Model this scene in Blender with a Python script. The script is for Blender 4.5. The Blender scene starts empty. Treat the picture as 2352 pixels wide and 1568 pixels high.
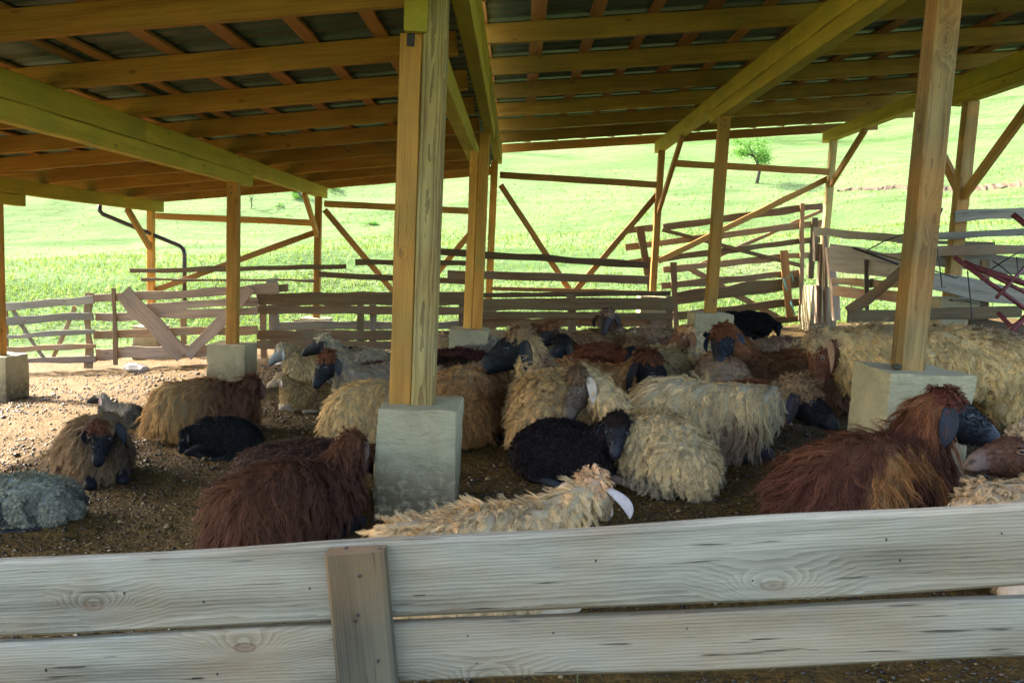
import bpy, math, random
import numpy as np
from mathutils import Vector, Matrix
random.seed(7)
C = bpy.context.scene.collection
CZ = 1.6
# ------------------------------------------------------------------ survey of the place
FP = 1820.; PX = 1176; PY = 784
PIT = math.atan(194/1820); ROL = 0.046
Fv = np.array([0, math.cos(PIT), -math.sin(PIT)]); r0 = np.array([1, 0, 0.]); u0 = np.array([0, math.sin(PIT), math.cos(PIT)])
Rv = r0*math.cos(ROL)+u0*math.sin(ROL); Uv = -r0*math.sin(ROL)+u0*math.cos(ROL)
def at(x, y, Y):
    d = Fv+(x-PX)/FP*Rv-(y-PY)/FP*Uv
    d = d*Y/d[1]
    return Vector((d[0], d[1], d[2]+CZ))
def GZ(x): return -1.55+.09*(x+.63)+CZ
def px2x(px, Y):
    # x where the ground at depth Y is seen at column px
    x = (px-1185)/1820*Y
    for _ in range(6):
        P = np.array([x, Y, GZ(x)-CZ]); z = P@Fv
        x += (px-(PX+FP*(P@Rv)/z))*Y/1820
    return x
# ------------------------------------------------------------------ helpers
def link(o, parent=None):
    C.objects.link(o)
    if parent is not None: o.parent = parent
    return o
def props(o, label=None, cat=None, group=None, kind=None):
    if label: o['label'] = label
    if cat: o['category'] = cat
    if group: o['group'] = group
    if kind: o['kind'] = kind
    return o
def empty(name, loc, label=None, cat=None, group=None, rz=0, s=1):
    o = bpy.data.objects.new(name, None); C.objects.link(o)
    o.location = loc; o.rotation_euler = (0, 0, rz); o.scale = (s, s, s); o.empty_display_size = .2
    return props(o, label, cat, group)
def npmesh(name, V, Fc, mat, smooth=True, col=None):
    V = np.asarray(V, dtype=np.float32); Fc = np.asarray(Fc, dtype=np.int32)
    me = bpy.data.meshes.new(name)
    n, k = Fc.shape
    me.vertices.add(len(V)); me.vertices.foreach_set('co', V.ravel())
    me.loops.add(n*k); me.loops.foreach_set('vertex_index', Fc.ravel())
    me.polygons.add(n); me.polygons.foreach_set('loop_start', np.arange(0, n*k, k, dtype=np.int32))
    if smooth: me.polygons.foreach_set('use_smooth', np.ones(n, dtype=bool))
    me.update(calc_edges=True)
    if col is not None:
        a = me.color_attributes.new('Col', 'FLOAT_COLOR', 'POINT')
        col = np.asarray(col); c = np.ones((len(V), 4), dtype=np.float32); c[:, :col.shape[1]] = col
        a.data.foreach_set('color', c.ravel())
    me.materials.append(mat)
    return me
def pmesh(name, V, Fc, mat, smooth=False):
    me = bpy.data.meshes.new(name); me.from_pydata([tuple(v) for v in V], [], [tuple(f) for f in Fc]); me.materials.append(mat)
    if smooth:
        for p in me.polygons: p.use_smooth = True
    return me
def obj(name, me, parent=None):
    return link(bpy.data.objects.new(name, me), parent)
class Noise:
    """sum of random sines, vectorised"""
    def __init__(s, seed, f=1., n=10):
        r = np.random.RandomState(seed)
        d = r.normal(size=(n, 3)); d /= np.linalg.norm(d, axis=1)[:, None]
        s.k = d*(f*r.uniform(.5, 1.6, n))[:, None]; s.p = r.uniform(0, 6.28, n); s.n = n
    def __call__(s, P): return np.sin(P@s.k.T+s.p).sum(axis=1)/math.sqrt(s.n)*1.2
# ------------------------------------------------------------------ materials
def newmat(name):
    m = bpy.data.materials.new(name); m.use_nodes = True
    nt = m.node_tree; nt.nodes.clear()
    out = nt.nodes.new('ShaderNodeOutputMaterial'); b = nt.nodes.new('ShaderNodeBsdfPrincipled')
    nt.links.new(b.outputs[0], out.inputs[0])
    return m, nt, b
def nd(nt, t, **kw):
    n = nt.nodes.new('ShaderNode'+t)
    for k, v in kw.items():
        if k.startswith('i_'):
            key = k[2:]; key = int(key) if key.isdigit() else key.replace('_', ' ')
            n.inputs[key].default_value = v
        else: setattr(n, k, v)
    return n
def ramp(nt, src, stops):
    r = nt.nodes.new('ShaderNodeValToRGB'); e = r.color_ramp.elements
    while len(e) > 1: e.remove(e[-1])
    for i, (p, c) in enumerate(stops):
        x = e[0] if i == 0 else e.new(p)
        x.position = p; x.color = (c[0], c[1], c[2], 1) if hasattr(c, '__len__') else (c, c, c, 1)
    nt.links.new(src, r.inputs[0]); return r.outputs[0]
def mixc(nt, f, a, b, mode='MIX'):
    n = nt.nodes.new('ShaderNodeMix'); n.data_type = 'RGBA'; n.blend_type = mode
    for idx, v in ((0, f), (6, a), (7, b)):
        if hasattr(v, 'is_linked') or isinstance(v, bpy.types.NodeSocket): nt.links.new(v, n.inputs[idx])
        elif hasattr(v, '__len__'): n.inputs[idx].default_value = (v[0], v[1], v[2], 1)
        else: n.inputs[idx].default_value = v
    return n.outputs[2]
def mth(nt, op, a, b=None, c=None):
    n = nt.nodes.new('ShaderNodeMath'); n.operation = op
    for i, v in enumerate((a, b, c)):
        if v is None: continue
        if isinstance(v, bpy.types.NodeSocket): nt.links.new(v, n.inputs[i])
        else: n.inputs[i].default_value = v
    return n.outputs[0]
def bump(nt, b, h, strength=.5, dist=.01):
    n = nd(nt, 'Bump'); n.inputs['Strength'].default_value = strength; n.inputs['Distance'].default_value = dist
    nt.links.new(h, n.inputs['Height']); nt.links.new(n.outputs[0], b.inputs['Normal']); return n
def noise(nt, vec, scale, detail=4, rough=.55, dist=0):
    n = nd(nt, 'TexNoise'); n.inputs['Scale'].default_value = scale; n.inputs['Detail'].default_value = detail
    n.inputs['Roughness'].default_value = rough; n.inputs['Distortion'].default_value = dist
    if vec is not None: nt.links.new(vec, n.inputs['Vector'])
    return n.outputs[0]
def wood(name, light, dark, knotc=(.08, .03, .012), ring=26, contrast=1., checks=.5, flk=.70, fs=1., stain=None, stainamt=.4, rough=.75, bmp=.35, vary=.35):
    m, nt, b = newmat(name)
    tc = nd(nt, 'TexCoord'); oi = nd(nt, 'ObjectInfo')
    off = nd(nt, 'CombineXYZ')
    nt.links.new(mth(nt, 'MULTIPLY', oi.outputs['Random'], 31.7), off.inputs[0])
    nt.links.new(mth(nt, 'MULTIPLY', mth(nt, 'SINE', mth(nt, 'MULTIPLY', oi.outputs['Random'], 911.)), .07), off.inputs[1])
    nt.links.new(mth(nt, 'MULTIPLY_ADD', mth(nt, 'SINE', mth(nt, 'MULTIPLY', oi.outputs['Random'], 577.)), .05, .06), off.inputs[2])
    add = nd(nt, 'VectorMath', operation='ADD'); nt.links.new(tc.outputs['Object'], add.inputs[0]); nt.links.new(off.outputs[0], add.inputs[1])
    P = add.outputs[0]
    # knots
    sk_ = nd(nt, 'SeparateXYZ'); nt.links.new(P, sk_.inputs[0])
    mk = nd(nt, 'CombineXYZ'); nt.links.new(mth(nt, 'MULTIPLY', sk_.outputs[0], 2.1), mk.inputs[0]); nt.links.new(mth(nt, 'MULTIPLY', mth(nt, 'ADD', sk_.outputs[2], mth(nt, 'MULTIPLY', sk_.outputs[1], .6)), 5.), mk.inputs[1])
    vo = nd(nt, 'TexVoronoi', voronoi_dimensions='2D'); vo.inputs['Scale'].default_value = 1.; nt.links.new(mk.outputs[0], vo.inputs['Vector'])
    sc_ = nd(nt, 'SeparateColor'); nt.links.new(vo.outputs['Color'], sc_.inputs[0])
    kd = mth(nt, 'ADD', vo.outputs['Distance'], mth(nt, 'MULTIPLY', mth(nt, 'GREATER_THAN', sc_.outputs[0], .45), 5.))
    kn = mth(nt, 'MULTIPLY', ramp(nt, kd, [(0, 1), (.03, .6), (.05, 1), (.062, .15), (.12, 0)]), mth(nt, 'MULTIPLY_ADD', sc_.outputs[1], .6, .35))
    halo = ramp(nt, kd, [(0, 1), (.1, .7), (.22, .25), (.40, 0)])
    # rings
    sep = nd(nt, 'SeparateXYZ'); nt.links.new(P, sep.inputs[0])
    cmb = nd(nt, 'CombineXYZ'); nt.links.new(mth(nt, 'MULTIPLY', sep.outputs[0], .16), cmb.inputs[0])
    nt.links.new(mth(nt, 'ADD', sep.outputs[1], mth(nt, 'MULTIPLY', halo, .05)), cmb.inputs[1])
    nt.links.new(mth(nt, 'ADD', sep.outputs[2], mth(nt, 'MULTIPLY', halo, .05)), cmb.inputs[2])
    wv = nd(nt, 'TexWave', wave_type='RINGS', rings_direction='X', wave_profile='SAW')
    for k, v in (('Scale', ring), ('Distortion', 7.), ('Detail', 4.), ('Detail Scale', .5), ('Detail Roughness', .62)): wv.inputs[k].default_value = v
    nt.links.new(cmb.outputs[0], wv.inputs['Vector'])
    # fibre
    mf = nd(nt, 'Mapping'); mf.inputs['Scale'].default_value = (1.4*fs, 60*fs, 60*fs); nt.links.new(P, mf.inputs[0])
    fib = noise(nt, mf.outputs[0], 2., 5, .65)
    big = noise(nt, P, 1.6, 4, .6)
    ms = nd(nt, 'Mapping'); ms.inputs['Scale'].default_value = (.9, 9, 9); nt.links.new(P, ms.inputs[0])
    strk = noise(nt, ms.outputs[0], 1.3, 4, .6)
    wamp = mth(nt, 'MULTIPLY', wv.outputs[1], mth(nt, 'MULTIPLY_ADD', big, 1.1, -.1))
    g = mth(nt, 'ADD', mth(nt, 'MULTIPLY', wamp, .8*contrast), mth(nt, 'ADD', mth(nt, 'MULTIPLY', fib, .62), mth(nt, 'MULTIPLY_ADD', strk, 1.3, -.62)))
    col = mixc(nt, ramp(nt, g, [(.22, 0), (.85, 1)]), light, dark)
    if stain is not None:
        col = mixc(nt, mth(nt, 'MULTIPLY', ramp(nt, big, [(.42, 0), (.68, 1)]), stainamt), col, stain)
    col = mixc(nt, mth(nt, 'MULTIPLY', kn, .85), col, knotc)
    mc = nd(nt, 'Mapping'); mc.inputs['Scale'].default_value = (1.1*(1+(fs-1)*.8), 34*fs**.5, 34*fs**.5); nt.links.new(P, mc.inputs[0])
    ck = ramp(nt, noise(nt, mc.outputs[0], 1.7, 3, .5), [(flk, 0), (flk+.06, 1)])
    col = mixc(nt, mth(nt, 'MULTIPLY', ck, checks), col, tuple(c*.25 for c in dark))
    val = mth(nt, 'MULTIPLY_ADD', mth(nt, 'FRACT', mth(nt, 'MULTIPLY', oi.outputs['Random'], 53.)), vary*2, 1-vary)
    hs = nd(nt, 'HueSaturation'); nt.links.new(col, hs.inputs['Color']); nt.links.new(val, hs.inputs['Value'])
    nt.links.new(hs.outputs[0], b.inputs['Base Color'])
    b.inputs['Roughness'].default_value = rough
    b.inputs['Specular IOR Level'].default_value = .3
    hh = mth(nt, 'SUBTRACT', mth(nt, 'MULTIPLY', g, -.4), mth(nt, 'ADD', mth(nt, 'MULTIPLY', ck, .8), mth(nt, 'MULTIPLY', kn, .3)))
    bump(nt, b, hh, bmp, .012)
    return m
M = {}
M['post'] = wood('pine_post', (.62, .29, .05), (.34, .135, .018), ring=24, stain=(.30, .24, .05), stainamt=.55, checks=.7)
M['post_grey'] = wood('pine_post_greyed', (.50, .36, .11), (.19, .105, .028), ring=26, contrast=1.5, stain=(.36, .32, .14), stainamt=.5, checks=.6)
M['post_old'] = wood('pine_post_rubbed', (.36, .24, .085), (.12, .07, .022), ring=26, contrast=1.2, stain=(.50, .22, .045), stainamt=.75, checks=.7)
M['beam'] = wood('pine_beam', (.47, .335, .03), (.30, .20, .016), ring=20, contrast=.6, stain=(.27, .25, .03), stainamt=.7, checks=.4, vary=.15)
M['rafter'] = wood('pine_rafter', (.37, .215, .042), (.19, .095, .015), ring=18, contrast=.6, stain=(.17, .13, .03), stainamt=.5, checks=.3, vary=.25)
M['rafter_warm'] = wood('pine_rafter_warm', (.43, .205, .04), (.22, .09, .014), ring=18, contrast=.6, stain=(.2, .13, .03), stainamt=.35, checks=.3, vary=.25)
M['batten'] = wood('pine_batten', (.36, .18, .06), (.22, .10, .03), ring=18, contrast=.6, checks=.3, vary=.25)
M['girt'] = wood('pine_girt', (.48, .24, .06), (.28, .12, .03), ring=22, stain=(.25, .2, .05), stainamt=.5)
M['old'] = wood('old_board', (.27, .165, .08), (.12, .065, .03), ring=20, stain=(.22, .2, .13), stainamt=.6, checks=.8, bmp=.6)
M['dark'] = wood('dark_board', (.15, .095, .042), (.06, .036, .016), ring=20, stain=(.12, .11, .05), stainamt=.6, checks=.8, bmp=.6)
M['grey'] = wood('grey_board', (.30, .255, .185), (.115, .10, .075), ring=24, stain=(.24, .23, .18), stainamt=.6, checks=.8, bmp=.6)
M['pale'] = wood('pale_board', (.38, .27, .185), (.17, .115, .075), ring=20, stain=(.22, .2, .16), stainamt=.5, checks=.7, bmp=.6)

def mat_near():
    m = wood('weathered_plank', (.265, .25, .19), (.075, .066, .045), knotc=(.10, .05, .025), ring=44, contrast=.95, flk=.66, fs=2.6, stain=(.23, .155, .08), stainamt=.6, checks=.8, bmp=.6, vary=.04, rough=.8)
    return m
M['near'] = mat_near()
M['near_post'] = wood('weathered_post', (.105, .088, .055), (.022, .019, .012), knotc=(.05, .015, .008), ring=52, contrast=.6, flk=.63, stain=(.20, .105, .04), stainamt=.75, checks=.95, bmp=.9, vary=.04, rough=.8)

def mat_concrete():
    m, nt, b = newmat('plastered_concrete')
    tc = nd(nt, 'TexCoord'); P = tc.outputs['Object']
    n1 = noise(nt, P, 3.5, 8, .7, .4); n2 = noise(nt, P, 22, 5, .6); n3 = noise(nt, P, 9, 3, .5, 1.5)
    col = mixc(nt, ramp(nt, n1, [(.35, 0), (.65, 1)]), (.27, .232, .125), (.385, .328, .182))
    col = mixc(nt, ramp(nt, n3, [(.6, 0), (.8, .5)]), col, (.23, .18, .10))
    col = mixc(nt, ramp(nt, n2, [(.66, 0), (.72, .8)]), col, (.12, .11, .08))
    sp = nd(nt, 'SeparateXYZ'); nt.links.new(P, sp.inputs[0])
    # splashed dirt round the foot
    splash = mth(nt, 'MULTIPLY', ramp(nt, mth(nt, 'ADD', sp.outputs[2], mth(nt, 'MULTIPLY', n1, .25)), [(.34, 1), (.62, 0)]), ramp(nt, n2, [(.28, 0), (.5, 1)]))
    pit = ramp(nt, noise(nt, P, 60, 3, .5), [(.68, 0), (.72, 1)])
    col = mixc(nt, mth(nt, 'MULTIPLY', pit, .6), col, (.1, .09, .06))
    col = mixc(nt, mth(nt, 'MULTIPLY', splash, .85), col, (.08, .052, .02))
    nt.links.new(col, b.inputs['Base Color']); b.inputs['Roughness'].default_value = .85
    tm = nd(nt, 'Mapping'); tm.inputs['Scale'].default_value = (3, 3, 16); nt.links.new(P, tm.inputs[0]); trow = ramp(nt, noise(nt, tm.outputs[0], 1.2, 5, .65, .6), [(.4, 0), (.5, .5), (.56, 1)])
    h = mth(nt, 'ADD', mth(nt, 'MULTIPLY', n3, .5), mth(nt, 'ADD', mth(nt, 'MULTIPLY', n2, .3), mth(nt, 'MULTIPLY', trow, .16)))
    bump(nt, b, h, .9, .022)
    return m
M['conc'] = mat_concrete()
def mat_dirt():
    m, nt, b = newmat('barnyard_dirt')
    tc = nd(nt, 'TexCoord'); P = tc.outputs['Object']
    n1 = noise(nt, P, 1.1, 5, .6); n2 = noise(nt, P, 26, 6, .7); n3 = noise(nt, P, 90, 4, .6); n4 = noise(nt, P, 5, 4, .6)
    vo = nd(nt, 'TexVoronoi'); vo.inputs['Scale'].default_value = 42; nt.links.new(P, vo.inputs['Vector'])
    col = mixc(nt, ramp(nt, n2, [(.3, 0), (.7, 1)]), (.034, .018, .003), (.145, .080, .012))
    col = mixc(nt, ramp(nt, n4, [(.45, 0), (.7, .7)]), col, (.075, .05, .008))
    col = mixc(nt, ramp(nt, n3, [(.62, 0), (.72, .8)]), col, (.17, .12, .045))
    col = mixc(nt, ramp(nt, vo.outputs['Distance'], [(0, .65), (.25, 0)]), col, (.035, .022, .01))
    # sunlit strip painted in: the dirt colour grows paler towards the left
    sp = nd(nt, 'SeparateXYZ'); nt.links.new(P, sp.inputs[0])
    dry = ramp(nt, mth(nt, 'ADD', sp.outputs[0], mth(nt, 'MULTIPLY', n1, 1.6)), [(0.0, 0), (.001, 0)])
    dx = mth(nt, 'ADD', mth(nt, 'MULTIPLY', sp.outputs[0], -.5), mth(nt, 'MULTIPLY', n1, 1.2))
    sun_mask = mth(nt, 'MULTIPLY_ADD', sp.outputs[0], -.45, mth(nt, 'MULTIPLY_ADD', n1, .9, -1.55))
    cl = nd(nt, 'Clamp'); nt.links.new(sun_mask, cl.inputs[0])
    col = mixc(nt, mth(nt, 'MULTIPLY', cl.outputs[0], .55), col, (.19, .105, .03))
    nt.links.new(col, b.inputs['Base Color'])
    nt.links.new(ramp(nt, n3, [(.3, .3), (.5, .9)]), b.inputs['Roughness'])
    b.inputs['Specular IOR Level'].default_value = .22
    h = mth(nt, 'ADD', n2, mth(nt, 'ADD', mth(nt, 'MULTIPLY', n3, .5), mth(nt, 'MULTIPLY', vo.outputs['Distance'], -.7)))
    bump(nt, b, h, 1., .03)
    return m
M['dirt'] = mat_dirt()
def simple(name, col, rough=.6, metal=0, nscale=20, amt=.35, bmp=.2, spec=.5):
    m, nt, b = newmat(name)
    tc = nd(nt, 'TexCoord'); n1 = noise(nt, tc.outputs['Object'], nscale, 5, .6)
    lo = tuple(c*(1-amt) for c in col); hi = tuple(min(1, c*(1+amt)) for c in col)
    nt.links.new(mixc(nt, ramp(nt, n1, [(.3, 0), (.7, 1)]), lo, hi), b.inputs['Base Color'])
    b.inputs['Roughness'].default_value = rough; b.inputs['Metallic'].default_value = metal; b.inputs['Specular IOR Level'].default_value = spec
    bump(nt, b, n1, bmp, .005)
    return m
M['sheet'] = simple('roof_sheet_metal', (.07, .10, .085), .5, .2, 3, .3, .05)
M['pipe'] = simple('brown_pipe_metal', (.05, .035, .04), .3, .2, 6, .2, .05)
M['rust'] = simple('rusty_red_paint', (.13, .025, .025), .6, .2, 30, .5, .3)
M['tine'] = simple('dark_steel_rod', (.035, .028, .025), .5, .5, 30, .4, .3)
M['string'] = simple('blue_twine', (.10, .38, .36), .8, 0, 60, .3, .3)
M['leaf'] = simple('green_leaf', (.22, .52, .06), .5, 0, 30, .2, .1)
M['bank'] = simple('bare_earth', (.12, .075, .04), .9, 0, 3, .4, .5)
M['hoof'] = simple('hoof_horn', (.05, .04, .03), .5, 0, 40, .3, .3)
M['hole'] = simple('dark_split', (.012, .01, .008), .95, 0, 40, .2, 0, 0)
M['eye'] = simple('wet_eye', (.012, .008, .006), .08, 0, 20, .2, 0)
M['bark'] = simple('tree_bark', (.06, .045, .03), .9, 0, 12, .4, .6)
M['rock'] = simple('dark_clod', (.035, .03, .015), .9, 0, 30, .4, .6)
M['stone'] = simple('pale_stone', (.5, .44, .36), .9, 0, 9, .3, .5)
M['teal'] = simple('teal_shade', (.12, .32, .33), .5, 0, 9, .3, .3)
M['hay'] = simple('old_hay', (.34, .2, .12), .9, 0, 25, .5, .8)
def mat_attr(name, rough, sheen=0, spec=.3, nscale=30, amt=.25, transl=0):
    m, nt, b = newmat(name)
    a = nd(nt, 'Attribute', attribute_name='Col')
    tc = nd(nt, 'TexCoord'); n1 = noise(nt, tc.outputs['Object'], nscale, 4, .6)
    v = mth(nt, 'MULTIPLY_ADD', n1, amt*2, 1-amt)
    hs = nd(nt, 'HueSaturation'); nt.links.new(a.outputs['Color'], hs.inputs['Color']); nt.links.new(v, hs.inputs['Value'])
    nt.links.new(hs.outputs[0], b.inputs['Base Color'])
    b.inputs['Roughness'].default_value = rough; b.inputs['Specular IOR Level'].default_value = spec
    b.inputs['Sheen Weight'].default_value = sheen
    if name == 'short_coat':
        nt.links.new(mth(nt, 'MULTIPLY_ADD', a.outputs['Alpha'], rough-.95, .95), b.inputs['Roughness']); nt.links.new(mth(nt, 'MULTIPLY', a.outputs['Alpha'], spec), b.inputs['Specular IOR Level'])
    if transl:
        t = nd(nt, 'BsdfTranslucent'); nt.links.new(hs.outputs[0], t.inputs['Color'])
        mx = nd(nt, 'MixShader'); mx.inputs[0].default_value = transl
        out = [n for n in nt.nodes if n.type == 'OUTPUT_MATERIAL'][0]
        nt.links.new(b.outputs[0], mx.inputs[1]); nt.links.new(t.outputs[0], mx.inputs[2]); nt.links.new(mx.outputs[0], out.inputs[0])
    return m
M['wool'] = mat_attr('wool', .8, 0, .2, 25, .22, .25)
M['coat'] = mat_attr('short_coat', .6, 0, .2, 45, .35)
M['blade'] = mat_attr('grass_blade', .6, 0, .2, 3, .1, .4)
def mat_grass():
    m, nt, b = newmat('meadow_grass')
    tc = nd(nt, 'TexCoord'); P = tc.outputs['Object']
    mp = nd(nt, 'Mapping'); mp.inputs['Scale'].default_value = (.35, 1., 1.); nt.links.new(P, mp.inputs[0])
    n1 = noise(nt, mp.outputs[0], .12, 6, .62); n2 = noise(nt, P, 1.3, 8, .75); n3 = noise(nt, P, 9, 6, .75); n4 = noise(nt, mp.outputs[0], .45, 6, .65)
    col = mixc(nt, ramp(nt, n1, [(.35, 0), (.65, 1)]), (.10, .175, .050), (.18, .25, .105))
    col = mixc(nt, ramp(nt, n2, [(.3, 0), (.7, .9)]), col, (.145, .215, .068))
    col = mixc(nt, ramp(nt, n4, [(.55, 0), (.7, .75)]), col, (.075, .145, .03))
    col = mixc(nt, ramp(nt, n3, [(.52, 0), (.7, .6)]), col, (.11, .18, .04))
    mb = nd(nt, 'Mapping'); mb.inputs['Scale'].default_value = (.05, .32, .32); mb.inputs['Rotation'].default_value = (0, 0, .12); nt.links.new(P, mb.inputs[0])
    band = noise(nt, mb.outputs[0], 1., 7, .68, .8)
    col = mixc(nt, ramp(nt, band, [(.50, 0), (.62, .75)]), col, (.06, .12, .025))
    col = mixc(nt, ramp(nt, noise(nt, mb.outputs[0], 1.7, 6, .7, .5), [(.56, 0), (.68, .7)]), col, (.20, .22, .10))
    nt.links.new(col, b.inputs['Base Color']); b.inputs['Roughness'].default_value = .95; b.inputs['Specular IOR Level'].default_value = .1
    bump(nt, b, mth(nt, 'ADD', mth(nt, 'MULTIPLY', n3, .35), mth(nt, 'ADD', mth(nt, 'MULTIPLY', n2, .5), mth(nt, 'MULTIPLY', n4, 2.))), .8, .7)
    return m
M['grass'] = mat_grass()

# ------------------------------------------------------------------ boards, poles, boxes
def board(name, p1, p2, w, t, mat, parent, up=(0, 0, 1), wob=0., seed=None, bev=.004, taper=0., ext=0., bend=0.):
    """a sawn board: x along its length in its own space, real width w (toward up) and thickness t"""
    p1 = Vector(p1); p2 = Vector(p2)
    d = (p2-p1); L = d.length; d.normalize()
    if ext: p1 = p1-d*ext; p2 = p2+d*ext; L += 2*ext
    upv = Vector(up); y = upv.cross(d)
    if y.length < 1e-4: y = Vector((0, 1, 0)).cross(d)
    y.normalize(); z = d.cross(y)
    n = max(2, int(L/.12)) if (wob or bend) else 2
    n = min(n, 60)
    rs = np.random.RandomState(seed if seed is not None else random.randrange(10**6))
    xs = np.linspace(0, L, n)
    def wander(a): 
        if not a: return np.zeros(n)
        v = np.zeros(n)
        for k in range(5): v += np.sin(xs*rs.uniform(1.2, 9)+rs.uniform(0, 6))*a*rs.uniform(.1, .5)
        return v
    topw = wander(wob); botw = wander(wob); bnd = wander(wob*.5)+np.sin(np.pi*xs/max(L, .01))*bend
    V = []; F = []
    b = min(bev, t*.3, w*.3)
    for i, x in enumerate(xs):
        f = 1-taper*(x/L)
        hw = w/2*f; ht = t/2
        zt = hw+topw[i]; zb = -hw+botw[i]; o = bnd[i]
        V += [(x, -ht+b, zb+o), (x, ht-b, zb+o), (x, ht, zb+b+o), (x, ht, zt-b+o), (x, ht-b, zt+o), (x, -ht+b, zt+o), (x, -ht, zt-b+o), (x, -ht, zb+b+o)]
    for i in range(n-1):
        a = i*8; c = a+8
        for k in range(8): F.append((a+k, a+(k+1) % 8, c+(k+1) % 8, c+k))
    F.append(tuple(range(7, -1, -1))); F.append(tuple((n-1)*8+k for k in range(8)))
    F = [tuple(reversed(f)) for f in F]
    me = pmesh(name, V, F, mat)
    o = obj(name, me, parent)
    mw = Matrix((( d.x, y.x, z.x, p1.x), (d.y, y.y, z.y, p1.y), (d.z, y.z, z.z, p1.z), (0, 0, 0, 1)))
    if parent is not None: mw = Matrix.Translation(-parent.location) @ mw
    o.matrix_local = mw
    return o
def tube_geo(pts, rad, n=8):
    pts = [Vector(p) for p in pts]; V = []; F = []
    if not hasattr(rad, '__len__'): rad = [rad]*len(pts)
    for i, p in enumerate(pts):
        d = (pts[min(i+1, len(pts)-1)]-pts[max(i-1, 0)]).normalized()
        a = d.cross(Vector((.31, .2, .93))).normalized(); c = d.cross(a)
        for k in range(n):
            q = 2*math.pi*k/n; V.append(p+(a*math.cos(q)+c*math.sin(q))*rad[i])
    for i in range(len(pts)-1):
        for k in range(n): F.append((i*n+k, i*n+(k+1) % n, (i+1)*n+(k+1) % n, (i+1)*n+k))
    F.append(tuple(range(n-1, -1, -1))); F.append(tuple((len(pts)-1)*n+k for k in range(n)))
    return V, F
def tube(name, pts, rad, mat, parent=None, n=8):
    V, F = tube_geo(pts, rad, n)
    if parent is not None: V = [v-parent.location for v in V]
    return obj(name, pmesh(name, V, F, mat, True), parent)
def D(px, py, Y): return at(px, py, Y)

# ------------------------------------------------------------------ terrain
hn = Noise(3, .12, 12); hn2 = Noise(5, .5, 12); hn3 = Noise(8, 1.6, 12)
def hill_h(X, Y):
    P = np.stack([X, Y*1.6, np.zeros_like(X)], 1)
    b = -1.55+.09*(np.clip(X, -60, 60)+.63)+CZ
    t = np.clip(Y-15.2, 0, None)
    rise = .13*t+.0022*t*t
    fade = np.clip((Y-14.6)/6, 0, 1); fade = fade*fade*(3-2*fade)
    yard = (np.clip(np.minimum(Y+1.0, 14.7-Y)/1., 0, 1))*np.clip(np.minimum(X+8.9, 9.2-X), 0, 1)
    return b+rise+fade*(hn(P)*(.35+.02*t)+hn2(P)*.2+hn3(P)*.035)-yard*.12+hn2(P)*.02
def make_hill():
    # graded grid: fine near, coarse far
    xs = np.concatenate([np.linspace(-160, -32, 40)[:-1], np.linspace(-32, -14, 60)[:-1], np.linspace(-14, 14, 150), np.linspace(14, 32, 60)[1:], np.linspace(32, 160, 40)[1:]])
    ys = np.concatenate([np.linspace(-80, -2, 20)[:-1], np.linspace(-2, 14, 30)[:-1], np.linspace(14, 32, 150), np.linspace(32, 80, 110)[1:], np.linspace(80, 170, 60)[1:]])
    X, Y = np.meshgrid(xs, ys); nx = len(xs); ny = len(ys)
    Z = hill_h(X.ravel(), Y.ravel())
    V = np.stack([X.ravel(), Y.ravel(), Z], 1)
    i = np.arange(nx*ny).reshape(ny, nx)
    F = np.stack([i[:-1, :-1], i[:-1, 1:], i[1:, 1:], i[1:, :-1]], -1).reshape(-1, 4)
    o = obj('hillside', npmesh('hillside', V, F, M['grass']))
    props(o, 'bright green grass hillside rising behind the sheep shed', None, None, 'structure')
make_hill()
gnn = [Noise(11, 3., 14), Noise(12, 14., 16), Noise(13, 38., 18), Noise(14, 90., 20)]
def ground_h(X, Y):
    P = np.stack([X, Y, np.zeros_like(X)], 1)
    return GZ(X)+gnn[0](P)*.014+gnn[1](P)*.007+np.abs(gnn[2](P))*.006+gnn[3](P)*.0022
def make_ground():
    xs = np.concatenate([np.linspace(-8.8, -4.6, 120)[:-1], np.linspace(-4.6, 3.6, 480), np.linspace(3.6, 9, 90)[1:]])
    ys = np.concatenate([np.linspace(-.9, 2.2, 40)[:-1], np.linspace(2.2, 8., 380), np.linspace(8, 15, 200)[1:]])
    X, Y = np.meshgrid(xs, ys); nx = len(xs); ny = len(ys)
    V = np.stack([X.ravel(), Y.ravel(), ground_h(X.ravel(), Y.ravel())], 1)
    i = np.arange(nx*ny).reshape(ny, nx)
    F = np.stack([i[:-1, :-1], i[:-1, 1:], i[1:, 1:], i[1:, :-1]], -1).reshape(-1, 4)
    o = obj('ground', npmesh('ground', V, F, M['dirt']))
    props(o, 'trampled dark brown dirt of the sheep yard', None, None, 'structure')
make_ground()
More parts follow.
